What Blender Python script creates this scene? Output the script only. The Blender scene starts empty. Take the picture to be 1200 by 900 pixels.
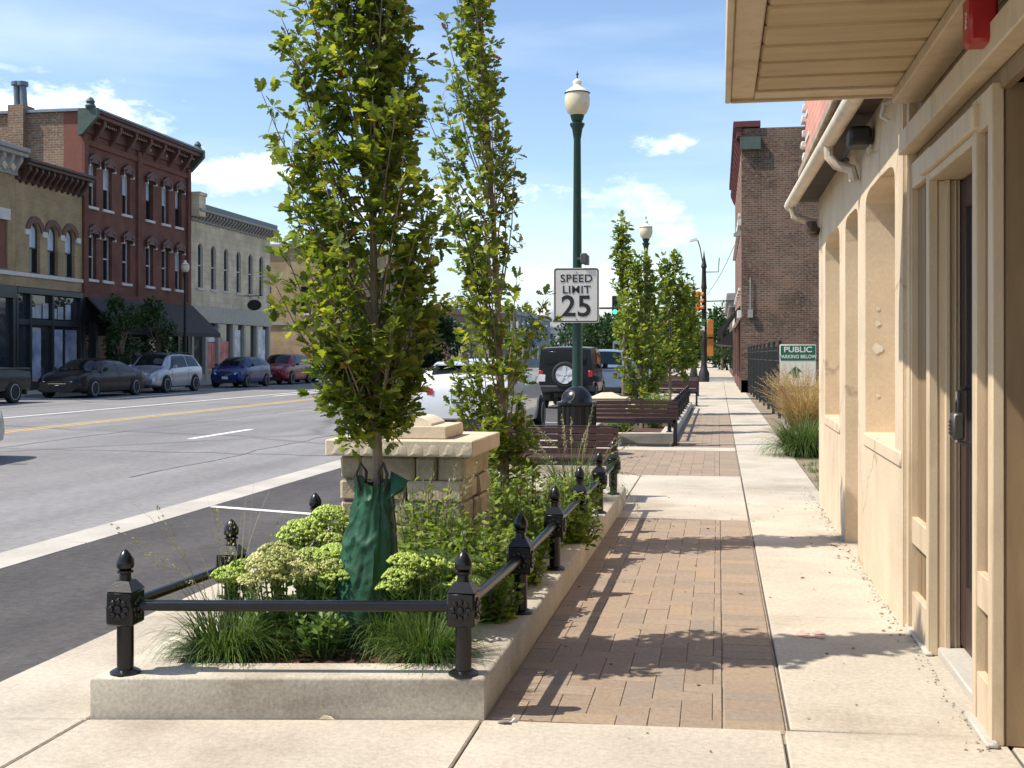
import bpy, bmesh, math, random
import numpy as np
from mathutils import Vector, Matrix
R = random.Random(7)
rad = math.radians
scene = bpy.context.scene
COL = scene.collection

# ------------------------------------------------------------------ camera, sky, sun, exposure
PHI = math.atan2(242.0, 1380.0)          # the street runs this far right of the lens axis
CS, SN = math.cos(PHI), math.sin(PHI)
CAMZ, F, HOR = 1.47, 1380.0, 417.0
cam = bpy.data.cameras.new('camera')
camo = bpy.data.objects.new('camera', cam); COL.objects.link(camo)
camo.location = (0, 0, CAMZ); camo.rotation_euler = (rad(90), 0, PHI)
cam.sensor_width = 36; cam.lens = 36 * F / 1200; cam.shift_y = -(450 - HOR) / 1200
cam.clip_start = 0.05; cam.clip_end = 3000
scene.camera = camo

SUN = Vector((-0.68, -0.25, 1.0)).normalized()
el, az = math.asin(SUN.z), math.atan2(SUN.x, SUN.y)
sl = bpy.data.lights.new('sun', 'SUN'); sl.energy = 4.7; sl.angle = rad(0.5); sl.color = (1.0, 0.93, 0.82)
so = bpy.data.objects.new('sun', sl); COL.objects.link(so)
so.rotation_euler = SUN.to_track_quat('Z', 'Y').to_euler(); so.location = (-30, -10, 40)

vs = scene.view_settings
vs.view_transform = 'Standard'; vs.look = 'None'; vs.gamma = 1; vs.use_curve_mapping = False
vs.exposure = 0.5

def ray(px, py):
    r, u = (px - 600) / F, (HOR - py) / F
    return Vector((r * CS - SN, r * SN + CS, u))
def G(px, py, z=0.0):
    d = ray(px, py); t = (z - CAMZ) / d.z
    return Vector((d.x * t, d.y * t, z))
def PX(px, py, x):
    d = ray(px, py); t = x / d.x
    return Vector((x, d.y * t, CAMZ + d.z * t))
def PD(px, py, dist):
    d = ray(px, py)
    return Vector((d.x * dist, d.y * dist, CAMZ + d.z * dist))

w = bpy.data.worlds.new('World'); scene.world = w; w.use_nodes = True
nt = w.node_tree; nt.nodes.clear(); N = nt.nodes.new; L = nt.links.new
out = N('ShaderNodeOutputWorld'); bg = N('ShaderNodeBackground'); bg.inputs[1].default_value = 0.145
sky = N('ShaderNodeTexSky'); sky.sky_type = 'NISHITA'; sky.sun_disc = False
sky.sun_elevation = el; sky.sun_rotation = az % (2 * math.pi)
sky.altitude = 200; sky.air_density = 1.0; sky.dust_density = 0.8; sky.ozone_density = 2.6
tc = N('ShaderNodeTexCoord'); sep = N('ShaderNodeSeparateXYZ'); L(tc.outputs['Generated'], sep.inputs[0])
def mth(op, a, b=None, c=None):
    n = N('ShaderNodeMath'); n.operation = op
    for i, v in enumerate((a, b, c)):
        if v is None: continue
        if isinstance(v, (int, float)): n.inputs[i].default_value = v
        else: L(v, n.inputs[i])
    return n.outputs[0]
azn = mth('ARCTAN2', sep.outputs[0], sep.outputs[1]); eln = mth('ARCSINE', sep.outputs[2])
nz = N('ShaderNodeTexNoise'); nz.inputs['Scale'].default_value = 11; nz.inputs['Detail'].default_value = 12; nz.inputs['Roughness'].default_value = 0.66
mp = N('ShaderNodeMapping'); mp.inputs['Scale'].default_value = (1, 1, 2.2); L(tc.outputs['Generated'], mp.inputs[0]); L(mp.outputs[0], nz.inputs['Vector'])
wisp = N('ShaderNodeTexNoise'); wisp.inputs['Scale'].default_value = 2.6; wisp.inputs['Detail'].default_value = 6
mp2 = N('ShaderNodeMapping'); mp2.inputs['Scale'].default_value = (1, 1, 6); mp2.inputs['Rotation'].default_value = (0.1, 0.15, 0)
L(tc.outputs['Generated'], mp2.inputs[0]); L(mp2.outputs[0], wisp.inputs['Vector'])
nbump = mth('MULTIPLY', mth('SUBTRACT', nz.outputs[0], 0.52), 7.0)
clouds = None
for (cx, cy, sx, sy, amp) in ((95, 155, 175, 62, 1.0), (10, 130, 110, 34, 1.0), (285, 205, 70, 28, 0.95), (775, 168, 46, 15, 0.7), (740, 262, 75, 42, 0.6),
                              (570, 228, 130, 18, 0.75), (480, 260, 120, 40, 0.5), (30, 80, 60, 7, 0.35), (-250, 120, 160, 80, 1), (1450, 150, 200, 70, 0.8), (690, 330, 120, 40, 0.35)):
    d = ray(cx, cy).normalized(); a0, e0 = math.atan2(d.x, d.y), math.asin(d.z)
    ta = mth('DIVIDE', mth('SUBTRACT', azn, a0), sx / F); te = mth('DIVIDE', mth('SUBTRACT', eln, e0), sy / F)
    q = mth('SUBTRACT', 1.0, mth('ADD', mth('MULTIPLY', ta, ta), mth('MULTIPLY', te, te)))
    q = mth('ADD', q, nbump)
    sm = N('ShaderNodeMapRange'); sm.interpolation_type = 'SMOOTHSTEP'
    sm.inputs['From Min'].default_value = -0.1; sm.inputs['From Max'].default_value = 1.3; sm.inputs['To Max'].default_value = amp
    L(q, sm.inputs['Value'])
    clouds = sm.outputs[0] if clouds is None else mth('MAXIMUM', clouds, sm.outputs[0])
ws = N('ShaderNodeMapRange'); ws.inputs['From Min'].default_value = 0.45; ws.inputs['From Max'].default_value = 0.85; ws.inputs['To Max'].default_value = 0.32
L(wisp.outputs[0], ws.inputs['Value'])
clouds = mth('MAXIMUM', clouds, ws.outputs[0])
up = N('ShaderNodeMapRange'); up.inputs['From Min'].default_value = -0.02; up.inputs['From Max'].default_value = 0.01; L(sep.outputs[2], up.inputs['Value'])
clouds = mth('MULTIPLY', clouds, up.outputs[0])
mx = N('ShaderNodeMix'); mx.data_type = 'RGBA'; L(clouds, mx.inputs['Factor']); L(sky.outputs[0], mx.inputs['A'])
nsh = N('ShaderNodeTexNoise'); nsh.inputs['Scale'].default_value = 11; nsh.inputs['Detail'].default_value = 6
mp3 = N('ShaderNodeMapping'); mp3.inputs['Scale'].default_value = (1, 1, 2.2); mp3.inputs['Location'].default_value = (0.0, 0.0, 0.035); L(tc.outputs['Generated'], mp3.inputs[0]); L(mp3.outputs[0], nsh.inputs['Vector'])
shd = N('ShaderNodeMapRange'); shd.inputs['From Min'].default_value = 0.45; shd.inputs['From Max'].default_value = 0.68; L(nsh.outputs[0], shd.inputs['Value'])
ccol = N('ShaderNodeMix'); ccol.data_type = 'RGBA'; L(shd.outputs[0], ccol.inputs['Factor']); ccol.inputs['A'].default_value = (8.6, 8.7, 8.8, 1); ccol.inputs['B'].default_value = (6.3, 6.8, 7.6, 1)
L(ccol.outputs['Result'], mx.inputs['B'])
L(mx.outputs['Result'], bg.inputs[0]); L(bg.outputs[0], out.inputs[0])

# ------------------------------------------------------------------ materials
MC = {}
def M(name, col, rough=0.6, var=0.12, scale=4.0, bump=0.0, bscale=60.0, metal=0.0, spec=0.5, col2=None, stretch=None, fine=0.08, coat=0.0, stain=0.0, emit=0.0, streak=0.0, island=0.0, cracks=0.0, alpha=1.0):
    if name in MC: return MC[name]
    m = bpy.data.materials.new(name); m.use_nodes = True; MC[name] = m
    nt = m.node_tree; n = nt.nodes; l = nt.links.new; b = n['Principled BSDF']
    b.inputs['Roughness'].default_value = rough; b.inputs['Metallic'].default_value = metal
    b.inputs['Specular IOR Level'].default_value = spec; b.inputs['Coat Weight'].default_value = coat; b.inputs['Coat Roughness'].default_value = 0.06
    tc = n.new('ShaderNodeTexCoord'); vec = tc.outputs['Object']
    if stretch:
        mpn = n.new('ShaderNodeMapping'); mpn.inputs['Scale'].default_value = stretch; l(vec, mpn.inputs[0]); vec = mpn.outputs[0]
    def noise(s, det=5, rg=0.6):
        t = n.new('ShaderNodeTexNoise'); t.inputs['Scale'].default_value = s; t.inputs['Detail'].default_value = det; t.inputs['Roughness'].default_value = rg; l(vec, t.inputs['Vector']); return t.outputs[0]
    def mix(mode, f, a, c):
        x = n.new('ShaderNodeMix'); x.data_type = 'RGBA'; x.blend_type = mode
        for s, v in ((x.inputs['Factor'], f), (x.inputs['A'], a), (x.inputs['B'], c)):
            if isinstance(v, (int, float)): s.default_value = v
            elif isinstance(v, (tuple, list)): s.default_value = (*v[:3], 1)
            else: l(v, s)
        return x.outputs['Result']
    def rng(v, a, c, lo=0.0, hi=1.0):
        r = n.new('ShaderNodeMapRange'); r.inputs['From Min'].default_value = a; r.inputs['From Max'].default_value = c; r.inputs['To Min'].default_value = lo; r.inputs['To Max'].default_value = hi; l(v, r.inputs['Value']); return r.outputs[0]
    dk = tuple(c * (1 - var) for c in col); lt = col2 if col2 else tuple(min(1, c * (1 + var)) for c in col)
    c = mix('MIX', rng(noise(scale), 0.32, 0.68), dk, lt)
    if fine: c = mix('MULTIPLY', 1.0, c, mix('MIX', rng(noise(scale * 30, 3, 0.7), 0.3, 0.7), (1 - fine,) * 3, (1 + fine,) * 3))
    if stain: c = mix('MULTIPLY', rng(noise(scale * 0.45, 8, 0.65), 0.52, 0.72, 0, stain), c, (0.55, 0.5, 0.45))
    if streak:
        k_ = n.new('ShaderNodeMapping'); k_.inputs['Scale'].default_value = (1, 0.02, 1); l(tc.outputs['Object'], k_.inputs[0]); t = n.new('ShaderNodeTexNoise'); t.inputs['Scale'].default_value = 1.1; t.inputs['Detail'].default_value = 4; l(k_.outputs[0], t.inputs['Vector'])
        c = mix('MULTIPLY', 1.0, c, mix('MIX', rng(t.outputs[0], 0.32, 0.68), (1 - streak,) * 3, (1 + streak,) * 3))
    if cracks:
        v = n.new('ShaderNodeTexVoronoi'); v.feature = 'DISTANCE_TO_EDGE'; v.inputs['Scale'].default_value = cracks
        ad = n.new('ShaderNodeVectorMath'); ad.operation = 'ADD'; nn = n.new('ShaderNodeTexNoise'); nn.inputs['Scale'].default_value = cracks * 3; nn.inputs['Detail'].default_value = 6
        l(vec, nn.inputs['Vector']); l(vec, ad.inputs[0]); l(nn.outputs['Color'], ad.inputs[1]); l(ad.outputs[0], v.inputs['Vector'])
        c = mix('MULTIPLY', rng(v.outputs['Distance'], 0.0, 0.012, 0.5, 0), c, (0.35, 0.33, 0.32))
    if island:
        g = n.new('ShaderNodeNewGeometry'); hs = n.new('ShaderNodeHueSaturation')
        l(rng(g.outputs['Random Per Island'], 0, 1, 1 - island, 1 + island), hs.inputs['Value']); l(c, hs.inputs['Color']); c = hs.outputs[0]
    l(c, b.inputs['Base Color'])
    if bump:
        bp = n.new('ShaderNodeBump'); bp.inputs['Strength'].default_value = bump; bp.inputs['Distance'].default_value = 0.01
        l(noise(bscale, 6, 0.65), bp.inputs['Height']); l(bp.outputs[0], b.inputs['Normal'])
    if emit: b.inputs['Emission Color'].default_value = (*col, 1); b.inputs['Emission Strength'].default_value = emit
    return m

def BRICK(name, c1, c2, mortar, bw=0.22, bh=0.072, ms=0.009, bump=0.5, var=0.25, rough=0.85, off=0.5, patch=None):
    m = bpy.data.materials.new(name); m.use_nodes = True; MC[name] = m
    nt = m.node_tree; n = nt.nodes; l = nt.links.new; b = n['Principled BSDF']; b.inputs['Roughness'].default_value = rough; b.inputs['Specular IOR Level'].default_value = 0.25
    tc = n.new('ShaderNodeTexCoord'); s = n.new('ShaderNodeSeparateXYZ'); l(tc.outputs['Object'], s.inputs[0])
    a = n.new('ShaderNodeMath'); a.operation = 'ADD'; l(s.outputs[0], a.inputs[0]); l(s.outputs[1], a.inputs[1])
    cb = n.new('ShaderNodeCombineXYZ'); l(a.outputs[0], cb.inputs[0]); l(s.outputs[2], cb.inputs[1])
    t = n.new('ShaderNodeTexBrick'); t.offset = off; l(cb.outputs[0], t.inputs['Vector']); t.inputs['Scale'].default_value = 1
    t.inputs['Brick Width'].default_value = bw; t.inputs['Row Height'].default_value = bh; t.inputs['Mortar Size'].default_value = ms; t.inputs['Mortar Smooth'].default_value = 0.2
    t.inputs['Color1'].default_value = (*c1, 1); t.inputs['Color2'].default_value = (*c2, 1); t.inputs['Mortar'].default_value = (*mortar, 1); t.inputs['Bias'].default_value = -0.1
    nz = n.new('ShaderNodeTexNoise'); nz.inputs['Scale'].default_value = 0.9; nz.inputs['Detail'].default_value = 8; l(tc.outputs['Object'], nz.inputs['Vector'])
    r = n.new('ShaderNodeMapRange'); r.inputs['From Min'].default_value = 0.3; r.inputs['From Max'].default_value = 0.7; r.inputs['To Min'].default_value = 1 - var; r.inputs['To Max'].default_value = 1 + var; l(nz.outputs[0], r.inputs['Value'])
    hs = n.new('ShaderNodeHueSaturation'); l(t.outputs[0], hs.inputs['Color']); l(r.outputs[0], hs.inputs['Value']); c = hs.outputs[0]
    n2 = n.new('ShaderNodeTexNoise'); n2.inputs['Scale'].default_value = 7; n2.inputs['Detail'].default_value = 4; l(cb.outputs[0], n2.inputs['Vector'])
    if patch:
        r2 = n.new('ShaderNodeMapRange'); r2.inputs['From Min'].default_value = 0.54; r2.inputs['From Max'].default_value = 0.64; r2.inputs['To Max'].default_value = 0.85; l(n2.outputs[0], r2.inputs['Value'])
        x = n.new('ShaderNodeMix'); x.data_type = 'RGBA'; l(r2.outputs[0], x.inputs['Factor']); l(c, x.inputs['A']); x.inputs['B'].default_value = (*patch, 1); c = x.outputs['Result']
    l(c, b.inputs['Base Color'])
    bp = n.new('ShaderNodeBump'); bp.invert = True; bp.inputs['Strength'].default_value = bump; bp.inputs['Distance'].default_value = 0.01; l(t.outputs['Fac'], bp.inputs['Height']); l(bp.outputs[0], b.inputs['Normal'])
    return m

def LEAF(name, dark, mid, light, trans=0.5, rough=0.5, rare=None):
    m = bpy.data.materials.new(name); m.use_nodes = True; MC[name] = m
    nt = m.node_tree; n = nt.nodes; l = nt.links.new; b = n['Principled BSDF']; b.inputs['Roughness'].default_value = rough; b.inputs['Specular IOR Level'].default_value = 0.35
    g = n.new('ShaderNodeNewGeometry'); cr = n.new('ShaderNodeValToRGB'); e = cr.color_ramp.elements
    e[0].color = (*dark, 1); e[1].position = 0.98 if rare else 1.0; e[1].color = (*light, 1); x = e.new(0.55); x.color = (*mid, 1)
    if rare: x = e.new(0.994); x.color = (*rare, 1)
    l(g.outputs['Random Per Island'], cr.inputs[0]); l(cr.outputs[0], b.inputs['Base Color'])
    tr = n.new('ShaderNodeBsdfTranslucent'); hs = n.new('ShaderNodeHueSaturation'); hs.inputs['Value'].default_value = 1.35; hs.inputs['Saturation'].default_value = 1.1; l(cr.outputs[0], hs.inputs['Color']); l(hs.outputs[0], tr.inputs[0])
    ms = n.new('ShaderNodeMixShader'); ms.inputs[0].default_value = trans; l(b.outputs[0], ms.inputs[1]); l(tr.outputs[0], ms.inputs[2]); l(ms.outputs[0], n['Material Output'].inputs[0])
    return m

concrete = M('sidewalk_concrete', (0.46, 0.405, 0.325), 0.85, 0.13, 1.3, 0.3, 90, spec=0.25, stain=0.75, fine=0.16)
concrete2 = M('kerb_concrete', (0.47, 0.42, 0.335), 0.85, 0.14, 2.2, 0.16, 60, spec=0.25, stain=0.8, fine=0.2)
gutterc = M('gutter_concrete', (0.43, 0.40, 0.35), 0.85, 0.12, 1.2, 0.2, 60, spec=0.25, stain=0.45)
jointm = M('joint_dark', (0.10, 0.085, 0.07), 0.95, 0.2)
asphalt = M('road_asphalt', (0.205, 0.198, 0.194), 0.85, 0.11, 0.35, 0.25, 70, spec=0.3, fine=0.16, cracks=0.07, streak=0.16, stain=0.25)
asphalt2 = M('parking_asphalt', (0.072, 0.066, 0.064), 0.85, 0.16, 0.6, 0.45, 55, spec=0.3, fine=0.25, streak=0.2, stain=0.3)
whitep = M('white_road_paint', (0.72, 0.71, 0.68), 0.7, 0.1, 3, fine=0.12, stain=0.3)
yellowp = M('yellow_road_paint', (0.62, 0.40, 0.10), 0.7, 0.1, 3, fine=0.12, stain=0.3)
blackm = M('black_gloss_metal', (0.008, 0.008, 0.009), 0.25, 0.2, 8, 0.05, 120, spec=0.4)
blackmat = M('black_matt', (0.015, 0.015, 0.016), 0.6, 0.2)
greenpole = M('dark_green_paint', (0.005, 0.034, 0.024), 0.35, 0.15, 6)
globe = M('cream_globe', (0.62, 0.54, 0.38), 0.35, 0.06, 5)
globecap = M('cream_cap', (0.75, 0.70, 0.58), 0.4, 0.06, 5)
woodb = M('bench_slat', (0.055, 0.022, 0.020), 0.5, 0.25, 3, 0.15, 60, stretch=(1, 12, 12))
stone = M('limestone_block', (0.37, 0.31, 0.215), 0.9, 0.28, 6, 1.0, 22, spec=0.2, fine=0.16, island=0.28, stain=0.5)
stonecap = M('cut_limestone', (0.56, 0.48, 0.35), 0.85, 0.12, 4, 0.35, 50, spec=0.2, stain=0.2)
mortar = M('mortar', (0.22, 0.19, 0.15), 0.95, 0.1)
bark = M('bark', (0.19, 0.145, 0.10), 0.9, 0.3, 14, 0.8, 40, stretch=(1, 1, 0.25))
oakleaf = LEAF('oak_leaf', (0.07, 0.11, 0.018), (0.155, 0.205, 0.03), (0.36, 0.38, 0.055), rare=(0.30, 0.14, 0.03))
oakleaf2 = LEAF('oak_leaf_pale', (0.085, 0.13, 0.024), (0.175, 0.23, 0.04), (0.37, 0.39, 0.065), rare=(0.32, 0.14, 0.04))
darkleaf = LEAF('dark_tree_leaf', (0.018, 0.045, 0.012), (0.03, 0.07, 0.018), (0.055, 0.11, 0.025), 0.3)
shrubleaf = LEAF('shrub_leaf', (0.09, 0.155, 0.025), (0.165, 0.245, 0.04), (0.31, 0.37, 0.075), 0.5)
sedleaf = LEAF('sedum_leaf', (0.07, 0.14, 0.03), (0.13, 0.21, 0.045), (0.20, 0.28, 0.07), 0.35)
grassl = LEAF('grass_blade', (0.035, 0.08, 0.015), (0.07, 0.13, 0.025), (0.16, 0.20, 0.05), 0.35)
drygrass = LEAF('dry_grass_blade', (0.36, 0.25, 0.10), (0.52, 0.38, 0.17), (0.64, 0.52, 0.30), 0.4)
stalkm = LEAF('pale_seed_stalk', (0.17, 0.17, 0.08), (0.26, 0.25, 0.13), (0.36, 0.34, 0.2), 0.35)
sedgreen = M('sedum_head_green', (0.33, 0.42, 0.08), 0.7, 0.2, 12, island=0.25, fine=0)
sedpink = M('sedum_head_blush', (0.35, 0.43, 0.09), 0.7, 0.2, 6, col2=(0.47, 0.42, 0.18), island=0.25, fine=0)
bagm = M('green_tarp', (0.011, 0.064, 0.03), 0.5, 0.35, 7, 0.25, 160, spec=0.4)
tyre = M('tyre_rubber', (0.014, 0.014, 0.014), 0.8, 0.15)
rimm = M('alloy_rim', (0.6, 0.61, 0.63), 0.4, 0.05, metal=0.15)
glassd = M('car_glass', (0.008, 0.012, 0.016), 0.04, 0.1, spec=0.25, fine=0)
wing = M('window_glass', (0.012, 0.016, 0.022), 0.05, 0.25, 1.5, spec=0.45, fine=0)
blindm = M('pale_window_blind', (0.42, 0.50, 0.60), 0.35, 0.1, 1.5, spec=0.6)  # pale blue stands in for sky mirrored in the upper panes
chrome = M('chrome', (0.6, 0.6, 0.62), 0.15, 0.05, metal=1)
lampclear = M('headlight_lens', (0.75, 0.77, 0.8), 0.1, 0.1, spec=0.8)
tailred = M('tail_lamp_red', (0.30, 0.012, 0.012), 0.2, 0.1, spec=0.7)
platem = M('licence_plate_white', (0.6, 0.62, 0.66), 0.5, 0.1)

# ------------------------------------------------------------------ mesh helpers
class MB:
    def __init__(s): s.v = []; s.f = []; s.mi = []; s.k = 0
    def add(s, vs, fs):
        o = len(s.v); s.v += [tuple(p) for p in vs]; s.f += [tuple(i + o for i in f) for f in fs]; s.mi += [s.k] * len(fs); return s
    def poly(s, *p): return s.add(p, [tuple(range(len(p)))])
    def box(s, x0, y0, z0, x1, y1, z1, b=0.0):
        x0, x1 = min(x0, x1), max(x0, x1); y0, y1 = min(y0, y1), max(y0, y1); z0, z1 = min(z0, z1), max(z0, z1)
        b = min(b, 0.45 * min(x1 - x0, y1 - y0, z1 - z0))
        if b <= 0:
            vs = [(x, y, z) for z in (z0, z1) for y in (y0, y1) for x in (x0, x1)]
            return s.add(vs, [(0, 2, 3, 1), (4, 5, 7, 6), (0, 1, 5, 4), (2, 6, 7, 3), (0, 4, 6, 2), (1, 3, 7, 5)])
        bm = bmesh.new()
        for x, sx in ((x0, 1), (x1, -1)):
            for y, sy in ((y0, 1), (y1, -1)):
                for z, sz in ((z0, 1), (z1, -1)):
                    bm.verts.new((x, y + sy * b, z + sz * b)); bm.verts.new((x + sx * b, y, z + sz * b)); bm.verts.new((x + sx * b, y + sy * b, z))
        bmesh.ops.convex_hull(bm, input=bm.verts); return s.bm(bm)
    def hull(s, pts):
        bm = bmesh.new(); [bm.verts.new(p) for p in pts]; bmesh.ops.convex_hull(bm, input=bm.verts); return s.bm(bm)
    def bm(s, bm):
        bmesh.ops.dissolve_limit(bm, angle_limit=0.01, verts=bm.verts, edges=bm.edges); bm.verts.index_update()
        s.add([tuple(v.co) for v in bm.verts], [tuple(v.index for v in f.verts) for f in bm.faces]); bm.free(); return s
    def lathe(s, prof, c=(0, 0, 0), n=16, axis='z'):
        vs = []; fs = []
        for r, h in prof:
            for i in range(n):
                a = 2 * math.pi * i / n; p = (r * math.cos(a), r * math.sin(a), h)
                if axis == 'x': p = (p[2], p[0], p[1])
                elif axis == 'y': p = (p[1], p[2], p[0])
                vs.append((p[0] + c[0], p[1] + c[1], p[2] + c[2]))
        m = len(prof)
        for j in range(m - 1):
            for i in range(n): k = (i + 1) % n; fs.append((j * n + i, j * n + k, (j + 1) * n + k, (j + 1) * n + i))
        if prof[0][0] > 1e-5: fs.append(tuple(range(n - 1, -1, -1)))
        if prof[-1][0] > 1e-5: fs.append(tuple(range((m - 1) * n, m * n)))
        return s.add(vs, fs)
    def tube(s, path, r, n=8, cap=True):
        P = [Vector(p) for p in path]; rs = r if isinstance(r, (list, tuple)) else [r] * len(P)
        vs = []; fs = []; u = None
        for i, p in enumerate(P):
            t = (P[min(i + 1, len(P) - 1)] - P[max(i - 1, 0)]).normalized()
            if u is None: u = t.cross(Vector((0, 0, 1)) if abs(t.z) < 0.9 else Vector((1, 0, 0))).normalized()
            else: u = (u - t * u.dot(t)).normalized()
            v = t.cross(u)
            for k in range(n):
                a = 2 * math.pi * k / n; vs.append(p + (u * math.cos(a) + v * math.sin(a)) * rs[i])
        for j in range(len(P) - 1):
            for i in range(n): k = (i + 1) % n; fs.append((j * n + i, j * n + k, (j + 1) * n + k, (j + 1) * n + i))
        if cap: fs.append(tuple(range(n - 1, -1, -1))); fs.append(tuple(range((len(P) - 1) * n, len(P) * n)))
        return s.add(vs, fs)
    def prism(s, pts, axis, a, b):     # 2-D outline swept along an axis; pts in the other two axes' order
        def P(p, h): return (h, p[0], p[1]) if axis == 'x' else (p[0], h, p[1]) if axis == 'y' else (p[0], p[1], h)
        n = len(pts); vs = [P(p, a) for p in pts] + [P(p, b) for p in pts]
        fs = [tuple(range(n)), tuple(range(2 * n - 1, n - 1, -1))] + [(i, (i + 1) % n, n + (i + 1) % n, n + i) for i in range(n)]
        return s.add(vs, fs)
    def ball(s, c, r, sc=(1, 1, 1), n=10):
        return s.add(*_ball(c, r, sc, n))
    def build(s, name, mats, parent=None, smooth=True, ang=38, world=False):
        me = bpy.data.meshes.new(name); vs = s.v
        if world and parent is not None:
            o = wloc(parent); vs = [(x - o[0], y - o[1], z - o[2]) for x, y, z in vs]
        me.from_pydata(vs, [], s.f)
        mats = mats if isinstance(mats, (list, tuple)) else [mats]
        for m in mats: me.materials.append(m)
        if len(mats) > 1: me.polygons.foreach_set('material_index', s.mi)
        if len(s.f) < 60000:
            bm = bmesh.new(); bm.from_mesh(me); bmesh.ops.recalc_face_normals(bm, faces=bm.faces); bm.to_mesh(me); bm.free()
        if smooth:
            me.polygons.foreach_set('use_smooth', [True] * len(me.polygons)); me.set_sharp_from_angle(angle=rad(ang))
        ob = bpy.data.objects.new(name, me); COL.objects.link(ob)
        if parent is not None: ob.parent = parent
        return ob
def _ball(c, r, sc, n):
    m = max(4, n // 2); vs = []; fs = []
    for j in range(m + 1):
        t = math.pi * j / m
        for i in range(n):
            a = 2 * math.pi * i / n; vs.append((c[0] + r * sc[0] * math.sin(t) * math.cos(a), c[1] + r * sc[1] * math.sin(t) * math.sin(a), c[2] + r * sc[2] * math.cos(t)))
    for j in range(m):
        for i in range(n): k = (i + 1) % n; fs.append((j * n + i, (j + 1) * n + i, (j + 1) * n + k, j * n + k))
    return vs, fs
def wloc(o):
    v = Vector(o.location)
    while o.parent is not None: o = o.parent; v += o.location
    return v
def tag(o, label=None, cat=None, group=None, kind=None):
    for k, v in (('label', label), ('category', cat), ('group', group), ('kind', kind)):
        if v: o[k] = v
    return o
def thing(name, label, cat, loc=(0, 0, 0), rz=0.0, group=None):
    o = bpy.data.objects.new(name, None); COL.objects.link(o); o.location = loc; o.rotation_euler = (0, 0, rz); o.empty_display_size = 0.2
    return tag(o, label, cat, group)
def struct(name, mb, m, **k): return tag(mb.build(name, m, **k), kind='structure')
def dup(root, loc, rz=None, label=None, group=None):
    def cp(o, par):
        c = o.copy(); COL.objects.link(c)
        if par is not None: c.parent = par
        for ch in o.children: cp(ch, c)
        return c
    c = cp(root, None); c.location = loc
    if rz is not None: c.rotation_euler = (0, 0, rz)
    if label: c['label'] = label
    if group: c['group'] = group
    return c
def npmesh(name, V, Fq, mat, parent=None, smooth=False):
    """V (n,3), Fq (m,4) quads"""
    me = bpy.data.meshes.new(name); V = np.asarray(V, np.float32); Fq = np.asarray(Fq, np.int32)
    me.vertices.add(len(V)); me.vertices.foreach_set('co', V.ravel())
    me.loops.add(Fq.size); me.loops.foreach_set('vertex_index', Fq.ravel())
    me.polygons.add(len(Fq)); me.polygons.foreach_set('loop_start', np.arange(0, Fq.size, 4, dtype=np.int32))
    me.update(calc_edges=True); me.validate()
    if smooth: me.polygons.foreach_set('use_smooth', [True] * len(me.polygons))
    me.materials.append(mat); o = bpy.data.objects.new(name, me); COL.objects.link(o)
    if parent is not None: o.parent = parent
    return o
def text_mesh(name, body, size, mat, parent, loc, rot, bold=0.0, sx=1.0, ext=0.002, spacing=1.0):
    cu = bpy.data.curves.new(name, 'FONT'); cu.body = body; cu.size = size; cu.align_x = 'CENTER'; cu.align_y = 'CENTER'; cu.offset = bold; cu.extrude = ext; cu.space_character = spacing
    tmp = bpy.data.objects.new('tmp_text', cu); COL.objects.link(tmp)
    dg = bpy.context.evaluated_depsgraph_get(); me = bpy.data.meshes.new_from_object(tmp.evaluated_get(dg)); me.name = name
    bpy.data.objects.remove(tmp); bpy.data.curves.remove(cu)
    for v in me.vertices: v.co.x *= sx
    me.materials.clear(); me.materials.append(mat)
    o = bpy.data.objects.new(name, me); COL.objects.link(o); o.parent = parent; o.location = loc; o.rotation_euler = rot
    return o

# ---- foliage
OAK = [(0, .02), (.13, .10), (.22, .07), (.36, .24), (.47, .13), (.62, .33), (.73, .18), (.88, .20), (1, .02)]
OVAL = [(0, .02), (.25, .2), (.55, .26), (.8, .16), (1, .01)]
DIAM = [(0, .03), (.5, .3), (1, .03)]
BLADE = None
def leaf_cards(P, D, S, rng, shape, fold=0.25, droop=0.15):
    """leaves at points P with axis D and length S, each a folded, drooping outline of its own"""
    P = np.asarray(P, float); D = np.asarray(D, float); S = np.asarray(S, float); n = len(P)
    D /= np.linalg.norm(D, axis=1, keepdims=True) + 1e-9
    up = rng.normal(size=(n, 3)) * 0.45 + np.array([0, 0, 1.0])
    W = np.cross(D, up); W /= np.linalg.norm(W, axis=1, keepdims=True) + 1e-9
    Nn = np.cross(W, D)
    sh = np.array(shape); k = len(sh)
    V = np.zeros((n, k, 3, 3))
    bend = rng.uniform(-droop * 0.3, droop, n)
    for i, (t, hw) in enumerate(sh):
        c = P + D * (S * t)[:, None] - Nn * (S * bend * t * t)[:, None]
        V[:, i, 1] = c
        V[:, i, 0] = c - W * (S * hw)[:, None] + Nn * (S * hw * fold)[:, None]
        V[:, i, 2] = c + W * (S * hw)[:, None] + Nn * (S * hw * fold)[:, None]
    base = (np.arange(n) * k * 3)[:, None]
    q = []
    for i in range(k - 1):
        a = i * 3
        q += [[a, a + 1, a + 4, a + 3], [a + 1, a + 2, a + 5, a + 4]]
    q = np.array(q)
    Fq = (base[:, :, None] + q[None]).reshape(-1, 4)
    return V.reshape(-1, 3), Fq
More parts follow.
